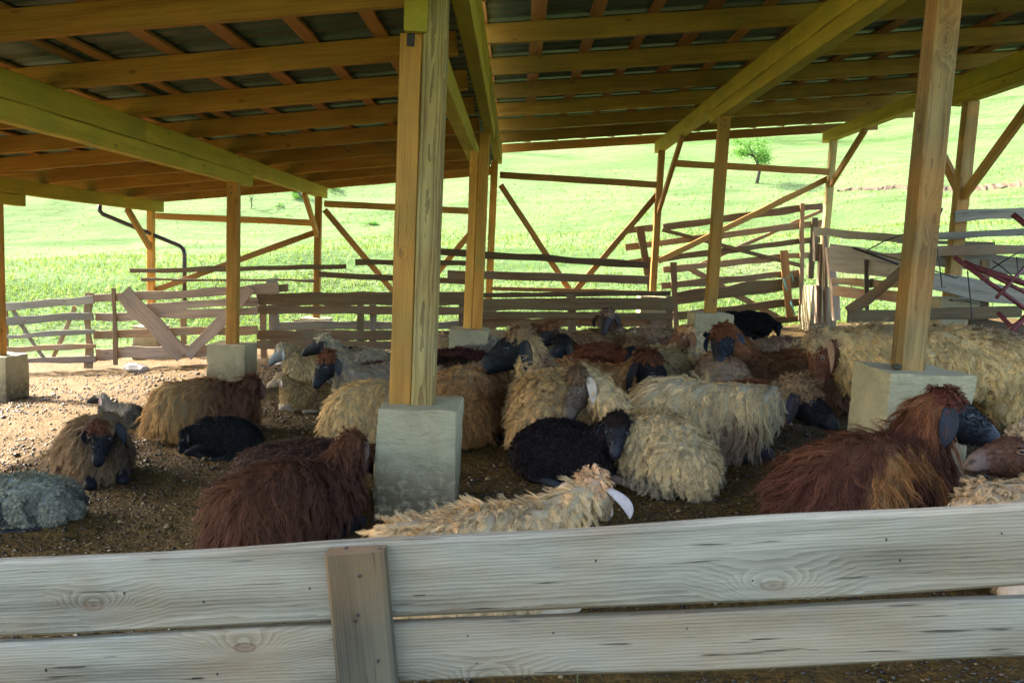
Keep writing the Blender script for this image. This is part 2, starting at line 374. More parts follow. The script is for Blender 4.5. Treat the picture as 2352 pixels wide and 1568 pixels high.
def make_clods():
    r = np.random.RandomState(4)
    N = 42000
    Y = 2.2+r.rand(N)**1.25*9.8; X = (r.rand(N)-.5)*(Y*1.42+1.2)
    keep = np.sin(X*2.1+1)*np.sin(Y*1.7)+np.sin(X*.9-Y*1.3)+r.normal(size=N)*.8 > -.5
    X = X[keep]; Y = Y[keep]; N = len(X)
    s = (.005+.008*r.rand(N)**2)*(.7+.07*Y); s[r.rand(N) < .04] *= 1.9
    base = np.array([(1, 0, 0), (-1, 0, 0), (0, 1, 0), (0, -1, 0), (0, 0, 1), (0, 0, -1)], float)
    tri = np.array([(0, 2, 4), (2, 1, 4), (1, 3, 4), (3, 0, 4), (2, 0, 5), (1, 2, 5), (3, 1, 5), (0, 3, 5)])
    a = r.rand(N)*6.28; ca = np.cos(a)[:, None]; sa = np.sin(a)[:, None]
    b = base[None]*np.stack([np.ones(N)*1.4, np.ones(N), .75*np.ones(N)], 1)[:, None, :]*r.uniform(.7, 1.3, (N, 6, 1))
    bx = b[..., 0]*ca-b[..., 1]*sa; by = b[..., 0]*sa+b[..., 1]*ca
    V = np.stack([bx*s[:, None]+X[:, None], by*s[:, None]+Y[:, None], b[..., 2]*s[:, None]+(ground_h(X, Y)+s*.4)[:, None]], -1).reshape(-1, 3)
    F = (tri[None]+6*np.arange(N)[:, None, None]).reshape(-1, 3)
    cc = np.array([(.03, .018, .006), (.06, .035, .012), (.015, .011, .008), (.18, .12, .045)])[r.choice(4, N, p=[.4, .3, .2, .1])]
    m, nt, bs = newmat('dung_pellet'); at_ = nd(nt, 'Attribute', attribute_name='Col'); nt.links.new(at_.outputs['Color'], bs.inputs['Base Color']); bs.inputs['Roughness'].default_value = .28
    o = obj('dung_and_clods', npmesh('dung_and_clods', V, F, m, True, np.repeat(cc, 6, 0)))
    props(o, 'loose dung pellets and crumbs of earth scattered over the yard', None, None, 'stuff')
make_clods()
def make_straw():
    r = np.random.RandomState(9); N = 2600
    Y = 2.6+r.rand(N)*9.5; X = (r.rand(N)-.5)*Y*1.4
    a = r.rand(N)*6.28; L = .03+.07*r.rand(N); w = .0022+.0003*Y
    z = ground_h(X, Y)+.012
    dx = np.cos(a)*L; dy = np.sin(a)*L; nx = -np.sin(a)*w; ny = np.cos(a)*w; dz = r.rand(N)*.015
    V = np.stack([np.stack([X-nx, Y-ny, z], 1), np.stack([X+nx, Y+ny, z], 1), np.stack([X+dx, Y+dy, z+dz], 1)], 1).reshape(-1, 3)
    F = np.arange(3*N).reshape(-1, 3)
    c = np.array([(.35, .27, .12), (.22, .16, .07), (.2, .24, .07)])[r.choice(3, N, p=[.45, .45, .1])]
    o = obj('straw', npmesh('straw', V, F, M['blade'], True, np.repeat(c, 3, 0)))
    props(o, 'thin bits of straw lying on the dirt among the sheep', None, None, 'stuff')
make_straw()
def make_grass():
    r = np.random.RandomState(21)
    Ns = [(30000, 14.6, 19), (26000, 19, 31), (9000, 31, 45)]
    VV = []; CC = []
    for N, y0, y1 in Ns:
        Y = y0+r.rand(N)*(y1-y0); X = (r.rand(N)-.5)*(Y*1.42+4)
        dens = hn2(np.stack([X*1.3, Y*1.3, X*0+4], 1))+r.normal(size=N)*.8 > -.5
        X = X[dens]; Y = Y[dens]; n = len(X)
        h = (.05+.12*r.rand(n))*np.clip(1.1-(Y-15)*.012, .45, 1); w = .006+.0009*Y
        a = r.rand(n)*6.28; b = r.rand(n)*6.28; lean = h*.45
        z = hill_h(X, Y)-.02
        p0 = np.stack([X-np.cos(a)*w, Y-np.sin(a)*w, z], 1); p1 = np.stack([X+np.cos(a)*w, Y+np.sin(a)*w, z], 1)
        p2 = np.stack([X+np.cos(b)*lean, Y+np.sin(b)*lean, z+h], 1)
        VV.append(np.stack([p0, p1, p2], 1).reshape(-1, 3))
        c = np.array([(.16, .245, .04), (.21, .27, .07), (.12, .20, .028), (.25, .26, .11)])[r.choice(4, n, p=[.35, .3, .25, .1])]
        CC.append(np.repeat(c, 3, 0))
    # weeds inside the back fence line
    V = np.concatenate(VV); c = np.concatenate(CC)
    o = obj('grass', npmesh('grass', V, np.arange(len(V)).reshape(-1, 3), M['blade'], True, c))
    props(o, 'tall meadow grass growing on the slope behind the fences', None, None, 'stuff')
make_grass()

# ------------------------------------------------------------------ trees and shrubs on the slope
def hill_at(px, py):
    d = np.array(at(px, py, 1.)) - np.array([0, 0, CZ])
    for Y in np.arange(15, 160, .25):
        x = d[0]*Y; z = d[2]*Y+CZ
        if hill_h(np.array([x]), np.array([Y]))[0] > z: return Vector((x, Y, z))
    return Vector((d[0]*100, 100, 10))
def tree(name, px, py, hpx, wpx, label, seed, lean=0, nleaf=2600, cat='tree', ls=1., tfr=.45):
    r = np.random.RandomState(seed)
    b = hill_at(px, py); s = b.y/1820; H = hpx*s; W = wpx*s
    root = empty(name, b, label, cat)
    def loc(v): return b+Vector(v)
    Vt, Ft = tube_geo([loc((0, 0, -.1)), loc((W*.05, 0, H*.25)), loc((-W*.02, 0, H*.5)), loc((W*.1, 0, H*.8))], [W*.045, W*.04, W*.03, W*.01], 7)
    allV = list(Vt); allF = list(Ft)
    cl = []
    for k in range(9):
        a = r.rand()*6.28; z0 = H*r.uniform(.3, .6); z1 = H*r.uniform(tfr+.05, .92); rr = W*r.uniform(.2, .48)
        e = (math.cos(a)*rr+lean*W*.15, math.sin(a)*rr, z1); cl.append(e)
        v, f = tube_geo([loc((0, 0, z0)), loc((e[0]*.5, e[1]*.5, (z0+z1)/2+H*.03)), loc(e)], [W*.018, W*.012, W*.005], 5)
        n = len(allV); allV += list(v); allF += [tuple(i+n for i in q) for q in f]
    me = pmesh('trunk', [v-b for v in allV], allF, M['bark'], True); obj('trunk', me, root)
    cl.append((W*.05, 0, H*.85)); cl = np.array(cl)
    ci = r.randint(0, len(cl), nleaf)
    P = cl[ci]+r.normal(size=(nleaf, 3))*np.array([W*.1, W*.1, H*.06])
    s2 = (W*.02)*ls*r.uniform(.6, 1.4, nleaf)
    u = r.normal(size=(nleaf, 3)); u /= np.linalg.norm(u, axis=1)[:, None]; v = r.normal(size=(nleaf, 3)); v = np.cross(u, v); v /= np.linalg.norm(v, axis=1)[:, None]
    V = np.stack([P-u*s2[:, None], P+v*s2[:, None]*.6, P+u*s2[:, None], P-v*s2[:, None]*.6], 1).reshape(-1, 3)
    c = np.array([(.10, .24, .03), (.16, .34, .05), (.06, .16, .02)])[r.choice(3, nleaf)]
    obj('crown', npmesh('crown', V, np.arange(4*nleaf).reshape(-1, 4), M['blade'], False, np.repeat(c, 4, 0)), root)
tree('tree', 1737, 422, 105, 95, 'small bright green tree standing alone on the slope, seen between the two right back posts', 3, -1, 3000)
tree('tree', 577, 480, 42, 30, 'tiny thin sapling far up the slope, seen just right of the left footing post', 4, 0, 300)
tree('bush', 690, 457, 24, 46, 'dark green bush far up the slope beside the second beam end', 5, 0, 900, 'bush', 2., .05)
tree('bush', 765, 440, 14, 30, 'small dark shrub under the roof edge, right of the second beam end', 6, 0, 500, 'bush', 2., .05)
tree('bush', 640, 478, 12, 22, 'low pale green shrub on the slope left of the darker bush', 7, 0, 350, 'bush', 2., .05)
tree('bush', 850, 520, 10, 40, 'low flat shrub on the slope in the bay left of the double post', 9, 0, 450, 'bush', 2., .05)
def earth_bank():
    pts = [(1925, 441), (1990, 437), (2060, 433), (2130, 436), (2200, 440), (2270, 434), (2352, 426), (2430, 418)]
    V = []; r = np.random.RandomState(2)
    hs = [hill_at(*p) for p in pts]
    P = []
    for i in range(len(hs)-1):
        for k in range(10): P.append(hs[i].lerp(hs[i+1], k/10))
    F = []
    for i, p in enumerate(P):
        w = .25*r.rand()
        for j, (dy, dz) in enumerate(((-.35, -.08), (-.15, .02+w*.3), (.05, .10+w*.3), (.5, -.08))):
            y = p.y+dy+r.normal()*.08
            V.append((p.x+r.normal()*.05, y, hill_h(np.array([p.x]), np.array([y]))[0]+dz*.9))
    for i in range(len(P)-1):
        for j in range(3): F.append((i*4+j, (i+1)*4+j, (i+1)*4+j+1, i*4+j+1))
    o = obj('earth_bank', pmesh('earth_bank', V, F, M['bank'])); props(o, 'brown strip of bare earth cut across the grass slope at the right', None, None, 'structure')
earth_bank()

# ------------------------------------------------------------------ the open shed
BX = [-6.37, -3.46, -.53, 2.42, 5.35]
UB = [.50, .88, 1.24, 1.93, 2.24]      # underside of upper beams above the eye
UB = [u+CZ for u in UB]; UB2R = 1.62+CZ
YF, YM, YB = 4.75, 9.75, 13.9
shed = empty('open_sheep_shed', (BX[2], YM, GZ(BX[2])), 'open timber shed on concrete footings with a metal roof over rows of rafters', 'shed')
def footing(x, y, top, w=.47):
    g = GZ(x)-.12; h = top-g
    n = 26 if y < 6 else 12; V = []; F = []
    idx = {}; chp = Noise(17, 26, 14)
    rs = Noise(int(x*100+y*10) % 997+1, 9, 12); rs2 = Noise(5, 30, 12)
    nz = max(6, int(h/(.018 if y < 6 else .04)))
    def key(i, j, k):
        if (i, j, k) not in idx:
            p = np.array([[(i/n-.5)*w, (j/n-.5)*w, k/nz*h]])
            q = p[0].copy()
            edge = (i in (0, n))+(j in (0, n))+(k in (nz,))
            d = rs(p+np.array([[x, y, 0]]))[0]*.005+rs2(p+np.array([[x, y, 0]]))[0]*.0022
            nrm = np.array([(-1 if i == 0 else 1 if i == n else 0), (-1 if j == 0 else 1 if j == n else 0), (1 if k == nz else 0)], float)
            nl = np.linalg.norm(nrm)
            if nl > 0: q += nrm/nl*(d-(.002+max(0, chp(p+np.array([[x*3, y, 0]]))[0]-.5)*.014+abs(d)*.6 if edge > 1 else 0))
            idx[(i, j, k)] = len(V); V.append(q)
        return idx[(i, j, k)]
    for k in range(nz):
        for i in range(n):
            F.append((key(i, 0, k), key(i+1, 0, k), key(i+1, 0, k+1), key(i, 0, k+1)))
            F.append((key(i+1, n, k), key(i, n, k), key(i, n, k+1), key(i+1, n, k+1)))
            F.append((key(0, i+1, k), key(0, i, k), key(0, i, k+1), key(0, i+1, k+1)))
            F.append((key(n, i, k), key(n, i+1, k), key(n, i+1, k+1), key(n, i, k+1)))
    for i in range(n):
        for j in range(n): F.append((key(i, j, nz), key(i+1, j, nz), key(i+1, j+1, nz), key(i, j+1, nz)))
    me = pmesh('footing', V, F, M['conc'], True)
    try: me.set_sharp_from_angle(angle=math.radians(38))
    except Exception: pass
    o = obj('footing', me, shed); o.location = Vector((x, y, g))-shed.location
    return o
FT = [-1.49, -1.22, -.90, -.57, -.25]; FT = [f+CZ for f in FT]
for k, x in enumerate(BX):
    for y in (YF, YM, YB):
        w = .47 if k != 3 or y != YF else .50
        footing(x-(.10 if k == 1 and y == YF else 0), y, FT[k]+(0 if y != YF else (.015 if k == 3 else 0)), w)
def post(x, y, z0, z1, wx, wy, mat=None, wob=.002):
    return board('post', (x, y, z0), (x, y, z1), wx, wy, mat or M['post'], shed, up=(1, 0, 0), wob=wob, bev=.006)
for k, x in enumerate(BX):
    if k == 2: continue
    post(x, YM, FT[k]-.05, UB[k]-.145, .13 if k < 4 else .15, .13, M['post_old'] if k == 4 else M['post'])
    post(x, YB, FT[k]-.05, UB[k]-.002, .11, .11, M['post_grey'] if k in (4,) else M['post'])
    if k != 3: post(x-(.10 if k == 1 else 0), YF, FT[k]-.05, UB[k]-.145, .13, .13)
post(BX[3]-.03, YF, FT[3]-.03, UB[3]-.145, .14, .15, M['post_old'])
# the double post in the middle of the picture
post(-.655, YF, FT[2]-.05, UB[2]-.003, .128, .15, M['post'])
post(-.52, YF-.012, FT[2]-.05, 3.45, .134, .15, M['post_grey'])
post(-.555, YM, FT[2]-.05, UB[2]-.003, .10, .13, M['post'])
post(-.44, YM, FT[2]-.05, UB2R-.16, .12, .14, M['post'])
post(-.58, YB, FT[2]-.05, UB[2]-.003, .09, .11, M['post_grey']); post(-.44, YB, FT[2]-.05, UB2R-.003, .12, .12, M['post'])
# beams
YN = 2.55
def beam(x, y0, y1, zb, h, w=.14): return board('beam', (x, y0, zb+h/2), (x, y1, zb+h/2), h, w, M['beam'], shed, bev=.008, wob=.003)
for k in (0, 1, 3, 4):
    beam(BX[k], YN, 7.3, UB[k], .19); beam(BX[k], 7.303, 14.25, UB[k], .19)
    beam(BX[k]+.003, YN, 10.25 if k < 4 else 10.1, UB[k]-.143, .14, .13)
beam(-.625, 4.62, 9.68, UB[2], .19, .13); beam(-.625, 9.684, 14.2, UB[2], .19, .13); beam(-.625, YN, 3.4, UB[2], .19, .13)
beam(-.385, YN, 7.9, UB2R, .19, .12); beam(-.385, 7.904, 14.25, UB2R, .19, .13); beam(-.388, YN, 10.1, UB2R-.16, .157, .115)
board('bracket', (-.655, YF-.077, UB[2]-.075), (-.655, YF-.077, UB[2]+.01), .045, .004, M['tine'], shed, up=(1, 0, 0), bev=.001)
for k in (1, 3):
    for dz in (.03, .10):
        p_ = Vector((BX[k]-.0, YM-.068, UB[k]-.17-dz)); tube('bolt', [p_, p_+Vector((0, -.008, 0))], .009, M['tine'], shed, 6)
# rafters
SL = .127; SR = .106
def zl(x): return UB[2]+.192+SL*(x+.55)
def zr(x): return UB2R+.192+SR*(x+.53)
RY = [2.37+1.2*k for k in range(0, 10)]+[14.42]
rr = random.Random(3)
for y in RY:
    f = y > 14
    for (xa, xb, zf) in ((-7.05, -.50, zl), (-.46, 6.3, zr)):
        h = .17 if not f else .15
        c = h/2
        mid = (xa+xb)/2+rr.uniform(-.3, .3)
        m = (M['rafter_warm'] if zf is zl else M['rafter']) if not f else M['girt']
        board('rafter', (xa, y, zf(xa)+c), (mid, y, zf(mid)+c), h, .05, m, shed, bev=.003, wob=.002)
        board('rafter', (mid+.003, y, zf(mid)+c), (xb, y, zf(xb)+c), h, .05, m, shed, bev=.003, wob=.002)
# battens across the rafters
for (xa, xb, zf) in ((-6.95, -.62, zl), (-.40, 6.2, zr)):
    x = xa
    while x < xb:
        w = rr.choice((.095, .11, .13))
        board('batten', (x, YN-.3, zf(x)+.17+.014), (x, 14.5, zf(x)+.17+.014), w, .024, M['batten'], shed, up=(1, 0, 0), bev=.002, wob=.004)
        x += .50 if rr.random() > .15 else .2
def roof_sheet(xa, xb, zf):
    # trapezoidal ribs running down the slope
    ys = []; zs = []; y = YN-.45
    while y < 14.62:
        for dy, z in ((0, 0), (.11, 0), (.135, .022), (.175, .022)): ys.append(y+dy); zs.append(z)
        y += .2
    V = []; F = []; n = len(ys)
    xs = np.linspace(xa, xb, 6)
    for x in xs:
        for a, b in zip(ys, zs): V.append((x, a, zf(x)+.17+.03+b))
    for i in range(len(xs)-1):
        for j in range(n-1): F.append((i*n+j, (i+1)*n+j, (i+1)*n+j+1, i*n+j+1))
    me = pmesh('roof_sheet', [Vector(v)-shed.location for v in V], F, M['sheet'])
    o = obj('roof_sheet', me, shed)
    s = o.modifiers.new('s', 'SOLIDIFY'); s.thickness = .0012
roof_sheet(-7.15, -.42, zl); roof_sheet(-.62, 6.4, zr)
# wall framing between the back posts
def girt(a, b, w=.11, t=.05, mat=None): board('girt', a, b, w, t, mat or M['girt'], shed, bev=.004, wob=.003)
G = YB-.02
girt(D(358, 496, G), D(728, 512, G)); girt(D(745, 468, G), D(1100, 486, G)); girt(D(1148, 402, G), D(1516, 425, G)); girt(D(1545, 375, G), D(1905, 395, G))
def brace(a, b, w=.10, t=.05, mat=None, up=(0, 0, 1)): board('brace', a, b, w, t, mat or M['girt'], shed, up=up, bev=.004, wob=.003)
g2 = YB+.04
brace(D(726, 533, g2), D(352, 668, g2)); brace(D(746, 482, g2), D(912, 680, g2)); brace(D(1085, 530, g2), D(960, 680, g2))
brace(D(1150, 425, g2), D(1312, 672, g2)); brace(D(1514, 442, g2), D(1318, 672, g2)); brace(D(1902, 410, g2), D(1512, 600, g2))
def knee(k, yb, dz, zb=None):
    zb = zb if zb is not None else UB[k]
    y0 = yb; y1 = YB-.06
    board('brace', (BX[k], y0, zb-.01), (BX[k], y1, zb-dz), .11, .06, M['girt'], shed, up=(0, 1, 0), bev=.004)
knee(0, 13.05, .62); knee(1, 12.95, .66); knee(3, 12.2, 1.05); knee(4, 12.65, .75)
x4 = BX[4]
board('brace', (x4, 8.3, UB[4]-.15), (x4, YM-.06, .98+CZ), .12, .06, M['girt'], shed, up=(0, 1, 0))
board('brace', (x4, 11.0, UB[4]-.01), (x4, YM+.06, 1.05+CZ), .12, .06, M['girt'], shed, up=(0, 1, 0))
# downpipe at the low corner and its gutter
pts = [D(229, 470, 13.5), D(229, 484, 13.5), D(236, 492, 13.5), D(412, 564, 14.1), D(421, 572, 14.1), D(424, 584, 14.1)]
pts.append(Vector((pts[-1].x, pts[-1].y, GZ(-6)+.12)))
tube('downpipe', pts, .036, M['pipe'], shed, 12)
gv = []; gf = []
for i, y in enumerate((YN-.4, 14.6)):
    for k in range(9):
        a = math.pi*k/8; gv.append(Vector((-7.15-.06*math.cos(a), y, zl(-7.15)+.17-.065*math.sin(a)))-shed.location)
for k in range(8): gf.append((k, k+1, 9+k+1, 9+k))
o = obj('gutter', pmesh('gutter', gv, gf, M['pipe'], True), shed); s = o.modifiers.new('s', 'SOLIDIFY'); s.thickness = .003

# ------------------------------------------------------------------ near fence
def near_fence():
    a = D(-60, 1373, 1.80); b = D(2412, 1247, 1.555)
    root = empty('plank_fence', ((a+b)/2).to_tuple()[:2]+(GZ(0),), 'weathered grey plank fence with a short split picket across the front of the picture', 'fence')
    d = (b-a).normalized()
    def plank(pa, pb, w, ext, seed, wob, tp=0., parent=root):
        o = board('plank', pa-d*ext, pb+d*ext, w, .034, M['near'], root, wob=wob, seed=seed, bev=.008, taper=tp)
        return o
    plank(a, b, .190, .9, 11, .0045, .14)
    a2 = D(-60, 1536, 1.80); b2 = D(2412, 1431, 1.56)
    plank(a2, b2, .153, .9, 23, .0035, .24)
    # the picket nailed on the near side
    yc = 1.80+(1.555-1.80)*.35-.052
    pk = board('picket', D(812, 1262, yc), D(862, 1740, yc), .128, .05, M['near_post'], root, up=(1, 0, 0), wob=.006, seed=5, bev=.008)
    for x, y in ((822, 1395), (816, 1408), (826, 1305), (868, 1500)):
        p = D(x, y+16, yc-.026)
        n = tube('nail', [p, p+Vector((0, -.003, 0))], .0035, M['tine'], root, 8)
    hr = random.Random(8)
    for k in range(18):
        t_ = hr.uniform(.02, .98); A_, B_, W_ = ((a, b, .172) if hr.random() < .6 else (a2, b2, .131))
        c = A_.lerp(B_, t_)+Vector((0, -.0165, hr.uniform(-.36, .36)*W_))
        L_ = hr.uniform(.0015, .003) if hr.random() < .7 else hr.uniform(.012, .03)
        dx = d*L_ if L_ > .01 else Vector((0, 0, L_))
        o_ = board('split', c-dx, c+dx, .0014 if L_ > .01 else .003, .004, M['hole'], root, up=(0, 0, 1) if L_ > .01 else (1, 0, 0), bev=.001)
    # posts that carry the planks, on the pen side
    for px in (-420, 2900):
        t = (px-PX)/(2412+60)+.48
        c = a.lerp(b, t)
        board('fence_post', (c.x, c.y+.09, GZ(c.x)-.1), (c.x, c.y+.09, c.z+.12), .1, .1, M['near_post'], root, up=(1, 0, 0), wob=.004)
near_fence()

# ------------------------------------------------------------------ back fences: every board is a part of its own fence
def fence(name, label, cat, rows, Y, mat, t=.03, wob=.006):
    pts = [D(r[1], r[2], r[5] if len(r) > 5 and r[5] else Y) for r in rows]
    c = sum(pts, Vector())/len(pts)
    root = empty(name, (c.x, c.y, GZ(c.x)), label, cat)
    for i, r in enumerate(rows):
        part, x1, y1, x2, y2 = r[:5]
        dy = r[5] if len(r) > 5 and r[5] else Y
        w = r[6]*dy/1820*1.12
        dy += i*.0017
        m = M[r[7]] if len(r) > 7 else M[mat]
        dyy = r[8] if len(r) > 8 else dy
        pa = D(x1, y1, dy); pb = D(x2, y2, dyy)
        vert = abs(y2-y1) > abs(x2-x1)*1.2
        board(part, pa, pb, w, t, m, root, up=(1, 0, 0) if vert else (0, 0, 1), wob=wob*(w/.1+.4), seed=i*7+len(rows), bev=.004)
    return root
fence('farm_gate', 'low wavy rail gate at the far left with a V of thin braces', 'gate', [
    ('rail', -120, 712, 216, 689, 12.45, 17, 'grey'), ('rail', -120, 744, 214, 726, 12.45, 16, 'grey'), ('rail', -120, 779, 218, 762, 12.45, 10, 'grey'), ('rail', -120, 808, 220, 794, 12.45, 11, 'old'), ('rail', -100, 835, 221, 824, 12.45, 12, 'pale'),
    ('upright', 12, 703, 17, 815, 12.50, 8, 'old'), ('upright', 202, 672, 205, 846, 12.5, 15, 'old'), ('brace', 28, 710, 102, 824, 12.5, 9, 'grey'), ('brace', 172, 703, 121, 828, 12.5, 8, 'old')], 12.45, 'grey', wob=.012)
fence('board_fence', 'pale board fence with two wide slanting boards meeting in a V, behind the left footing', 'fence', [
    ('board', 216, 686, 640, 661, 12.6, 18, 'pale'), ('board', 338, 705, 592, 692, 12.635, 17, 'pale'), ('board', 220, 728, 592, 715, 12.6, 17, 'pale'), ('board', 215, 768, 592, 757, 12.6, 17, 'old'), ('board', 221, 812, 560, 803, 12.6, 25, 'pale'),
    ('upright', 260, 661, 267, 838, 12.54, 9, 'old'), ('upright', 420, 690, 422, 812, 12.72, 12, 'old'), ('slanting_board', 282, 672, 422, 815, 12.5, 36, 'pale'), ('slanting_board', 577, 661, 432, 819, 12.5, 22, 'pale'),
    ('board', 595, 664, 662, 661, 12.75, 15, 'old'), ('upright', 622, 640, 628, 676, 12.68, 22, 'grey')], 12.6, 'pale', wob=.01)
fence('hay_feeder', 'long low feeder of dark boards behind the flock, left part, left of the tall footing', 'feeder', [
    ('board', 590, 688, 1070, 684, 12.9, 26, 'dark'), ('board', 590, 711, 1070, 713, 12.92, 17, 'old'), ('board', 640, 748, 1070, 746, 13.5, 17, 'grey'), ('board', 590, 770, 1070, 771, 12.9, 21, 'old'), ('board', 590, 792, 1070, 793, 12.9, 17, 'old'),
    ('board', 600, 680, 1070, 676, 13.55, 12, 'old'), ('upright', 603, 680, 606, 822, 12.95, 14, 'old'), ('upright', 627, 700, 632, 790, 13.2, 22, 'grey'), ('upright', 828, 700, 829, 800, 12.96, 14, 'dark'), ('upright', 857, 700, 857, 796, 13.4, 14, 'grey'), ('upright', 1062, 680, 1060, 810, 12.96, 14, 'dark'), ('upright', 700, 735, 700, 765, 13.52, 40, 'old'), ('upright', 830, 790, 832, 812, 12.96, 22, 'old')], 12.9, 'dark')
fence('hay_feeder', 'long low feeder of dark boards behind the flock, right part, between two footings', 'feeder', [
    ('board', 1105, 698, 1548, 698, 12.9, 25, 'dark'), ('board', 1105, 722, 1546, 727, 12.9, 14, 'dark'), ('board', 1108, 741, 1530, 739, 13.5, 19, 'old'), ('board', 1115, 766, 1522, 764, 13.0, 14, 'old'), ('board', 1100, 790, 1545, 790, 12.85, 30, 'dark'),
    ('board', 1108, 678, 1540, 673, 13.4, 10, 'dark'), ('upright', 1313, 676, 1313, 790, 12.96, 18, 'dark'), ('upright', 1538, 680, 1536, 790, 12.95, 16, 'dark'), ('upright', 1505, 735, 1505, 775, 13.45, 22, 'pale'), ('upright', 1330, 735, 1330, 752, 13.46, 8, 'old')], 12.9, 'dark')
fence('pole_rail', 'long thin dark brown pole fixed across the back posts at the left', 'rail', [('pole', 299, 622, 795, 612, 13.75, 10, 'dark'), ('pole', 325, 642, 724, 644, 13.78, 5, 'old')], 13.75, 'dark', .04, .012)
fence('board_rail', 'two straight boards fixed behind the posts, left of and behind the double post', 'rail', [('board', 732, 630, 1075, 647, 13.8, 12, 'dark'), ('board', 816, 602, 1075, 604, 13.76, 11, 'dark')], 13.8, 'dark')
fence('board_rail', 'rough sloping boards nailed across the back posts between the centre and the right footing', 'rail', [('board', 1009, 578, 1490, 609, 13.76, 14, 'dark'), ('board', 1028, 629, 1491, 643, 13.74, 17, 'old'), ('board', 1130, 662, 1480, 672, 13.8, 8, 'batten')], 13.8, 'dark')
H = 14.5
fence('rail_hurdle', 'tall leaning hurdle of many rising rails and crossed braces, at the right back', 'hurdle', [
    ('rail', 1523, 522, 1889, 473, H, 14, 'old'), ('rail', 1436, 568, 1889, 512, H+.02, 13, 'old'), ('rail', 1440, 604, 1884, 549, H, 12, 'dark'), ('rail', 1523, 620, 1876, 582, H, 13, 'old'), ('rail', 1519, 657, 1835, 627, H, 14, 'old'), ('rail', 1552, 686, 1835, 647, H+.03, 26, 'dark'), ('rail', 1556, 725, 1839, 692, H, 16, 'dark'), ('rail', 1640, 748, 1839, 730, H, 14, 'dark'),
    ('rail', 1433, 530, 1510, 522, H, 13, 'old'), ('rail', 1425, 607, 1500, 606, H+.05, 12, 'grey'), ('rail', 1425, 640, 1500, 645, H+.05, 13, 'old'),
    ('brace', 1521, 528, 1839, 610, H-.05, 8, 'dark'), ('brace', 1889, 483, 1597, 612, H+.08, 7, 'old'), ('brace', 1573, 610, 1790, 732, H+.08, 12, 'old'),
    ('upright', 1470, 520, 1495, 672, H-.06, 16, 'dark'), ('upright', 1843, 467, 1840, 735, H-.07, 9, 'old'), ('upright', 1872, 500, 1862, 640, H-.04, 12, 'dark'), ('upright', 1547, 602, 1553, 765, H-.06, 12, 'old'), ('upright', 1800, 575, 1815, 728, H-.09, 16, 'batten')], H, 'old', wob=.008)
fence('slat_crate', 'sunlit upright slats standing beside the last back post at the right', 'crate', [
    ('slat', 1876, 655, 1874, 742, 13.2, 4, 'pale'), ('slat', 1884, 560, 1880, 742, 13.25, 6, 'pale'), ('slat', 1894, 530, 1897, 742, 13.15, 6, 'pale'), ('slat', 1904, 568, 1914, 660, 13.0, 12, 'pale'), ('slat', 1914, 640, 1922, 735, 12.9, 13, 'pale'), ('slat', 1872, 532, 1874, 600, 13.3, 7, 'pale')], 13.2, 'pale', .1)
fence('board_fence', 'grey fence of wide split boards behind the leaning right post, with one slanting prop', 'fence', [
    ('rail', 1870, 531, 2110, 552, 12.8, 15, 'grey', 10.6), ('rail', 2060, 553, 2285, 561, 10.5, 8, 'grey', 10.1),
    ('board', 1905, 582, 2110, 608, 12.6, 36, 'grey', 11.0), ('board', 1908, 612, 2110, 624, 12.4, 24, 'grey', 10.9), ('board', 1912, 645, 2100, 656, 12.6, 14, 'old', 11.1), ('board', 1915, 668, 2110, 686, 12.6, 20, 'old', 11.0),
    ('prop', 1950, 718, 2075, 622, 10.9, 22, 'old', 10.6), ('upright', 1990, 596, 1992, 712, 11.7, 9, 'dark'), ('upright', 2000, 640, 2003, 660, 11.8, 12, 'dark')], 12, 'grey')
fence('board_fence', 'broad grey boards and a barky log forming a fence at the right edge', 'fence', [
    ('board', 2192, 497, 2520, 478, 9.55, 21, 'grey'), ('board', 2152, 542, 2520, 524, 9.5, 14, 'grey'), ('log', 2137, 578, 2440, 568, 9.45, 20, 'old'),
    ('board', 2120, 592, 2440, 617, 9.8, 34, 'grey'), ('board', 2118, 642, 2480, 706, 9.3, 38, 'grey'), ('board', 1947, 727, 2345, 716, 8.6, 24, 'dark'), ('board', 2225, 744, 2480, 768, 8.8, 24, 'dark'), ('upright', 2262, 596, 2262, 800, 9.62, 18, 'dark'), ('upright', 2420, 470, 2420, 830, 9.6, 40, 'old')], 9.5, 'grey', .04)
# odds and ends along the back
def rough_stone(name, p, s, seed, mat, label, cat):
    r = np.random.RandomState(seed); import bmesh
    bm = bmesh.new(); bmesh.ops.create_icosphere(bm, subdivisions=2, radius=1)
    for v in bm.verts: v.co = Vector((v.co.x*s[0], v.co.y*s[1], v.co.z*s[2]))*(1+r.uniform(-.18, .18))
    me = bpy.data.meshes.new(name); bm.to_mesh(me); bm.free(); me.materials.append(mat)
    o = obj(name, me); o.location = p; props(o, label, cat)
    return o
def gpt(px, Y, dz=0):
    x = px2x(px, Y); return Vector((x, Y, GZ(x)+dz))
rough_stone('stone', gpt(310, 12.2, .03), (.2, .14, .07), 1, M['stone'], 'pale flat stone on the ground under the board fence, left of the V', 'stone')
rough_stone('stone', gpt(655, 12.2, .03), (.2, .16, .07), 2, M['stone'], 'pale stone lying in front of the feeder left end', 'stone')
rough_stone('earth_clod', gpt(350, 9.3, .02), (.035, .03, .04), 3, M['rock'], 'small dark clod standing up on the sunlit ground', 'clod')
rough_stone('dead_leaf', Vector((2.28, 4.66, FT[3]+.03)), (.03, .02, .02), 4, M['rock'], 'small crumpled dark leaf on top of the right footing', 'leaf')
tw = empty('twine', D(1822, 700, 14.3), 'pale blue twine hanging from the hurdle at the right back', 'twine')
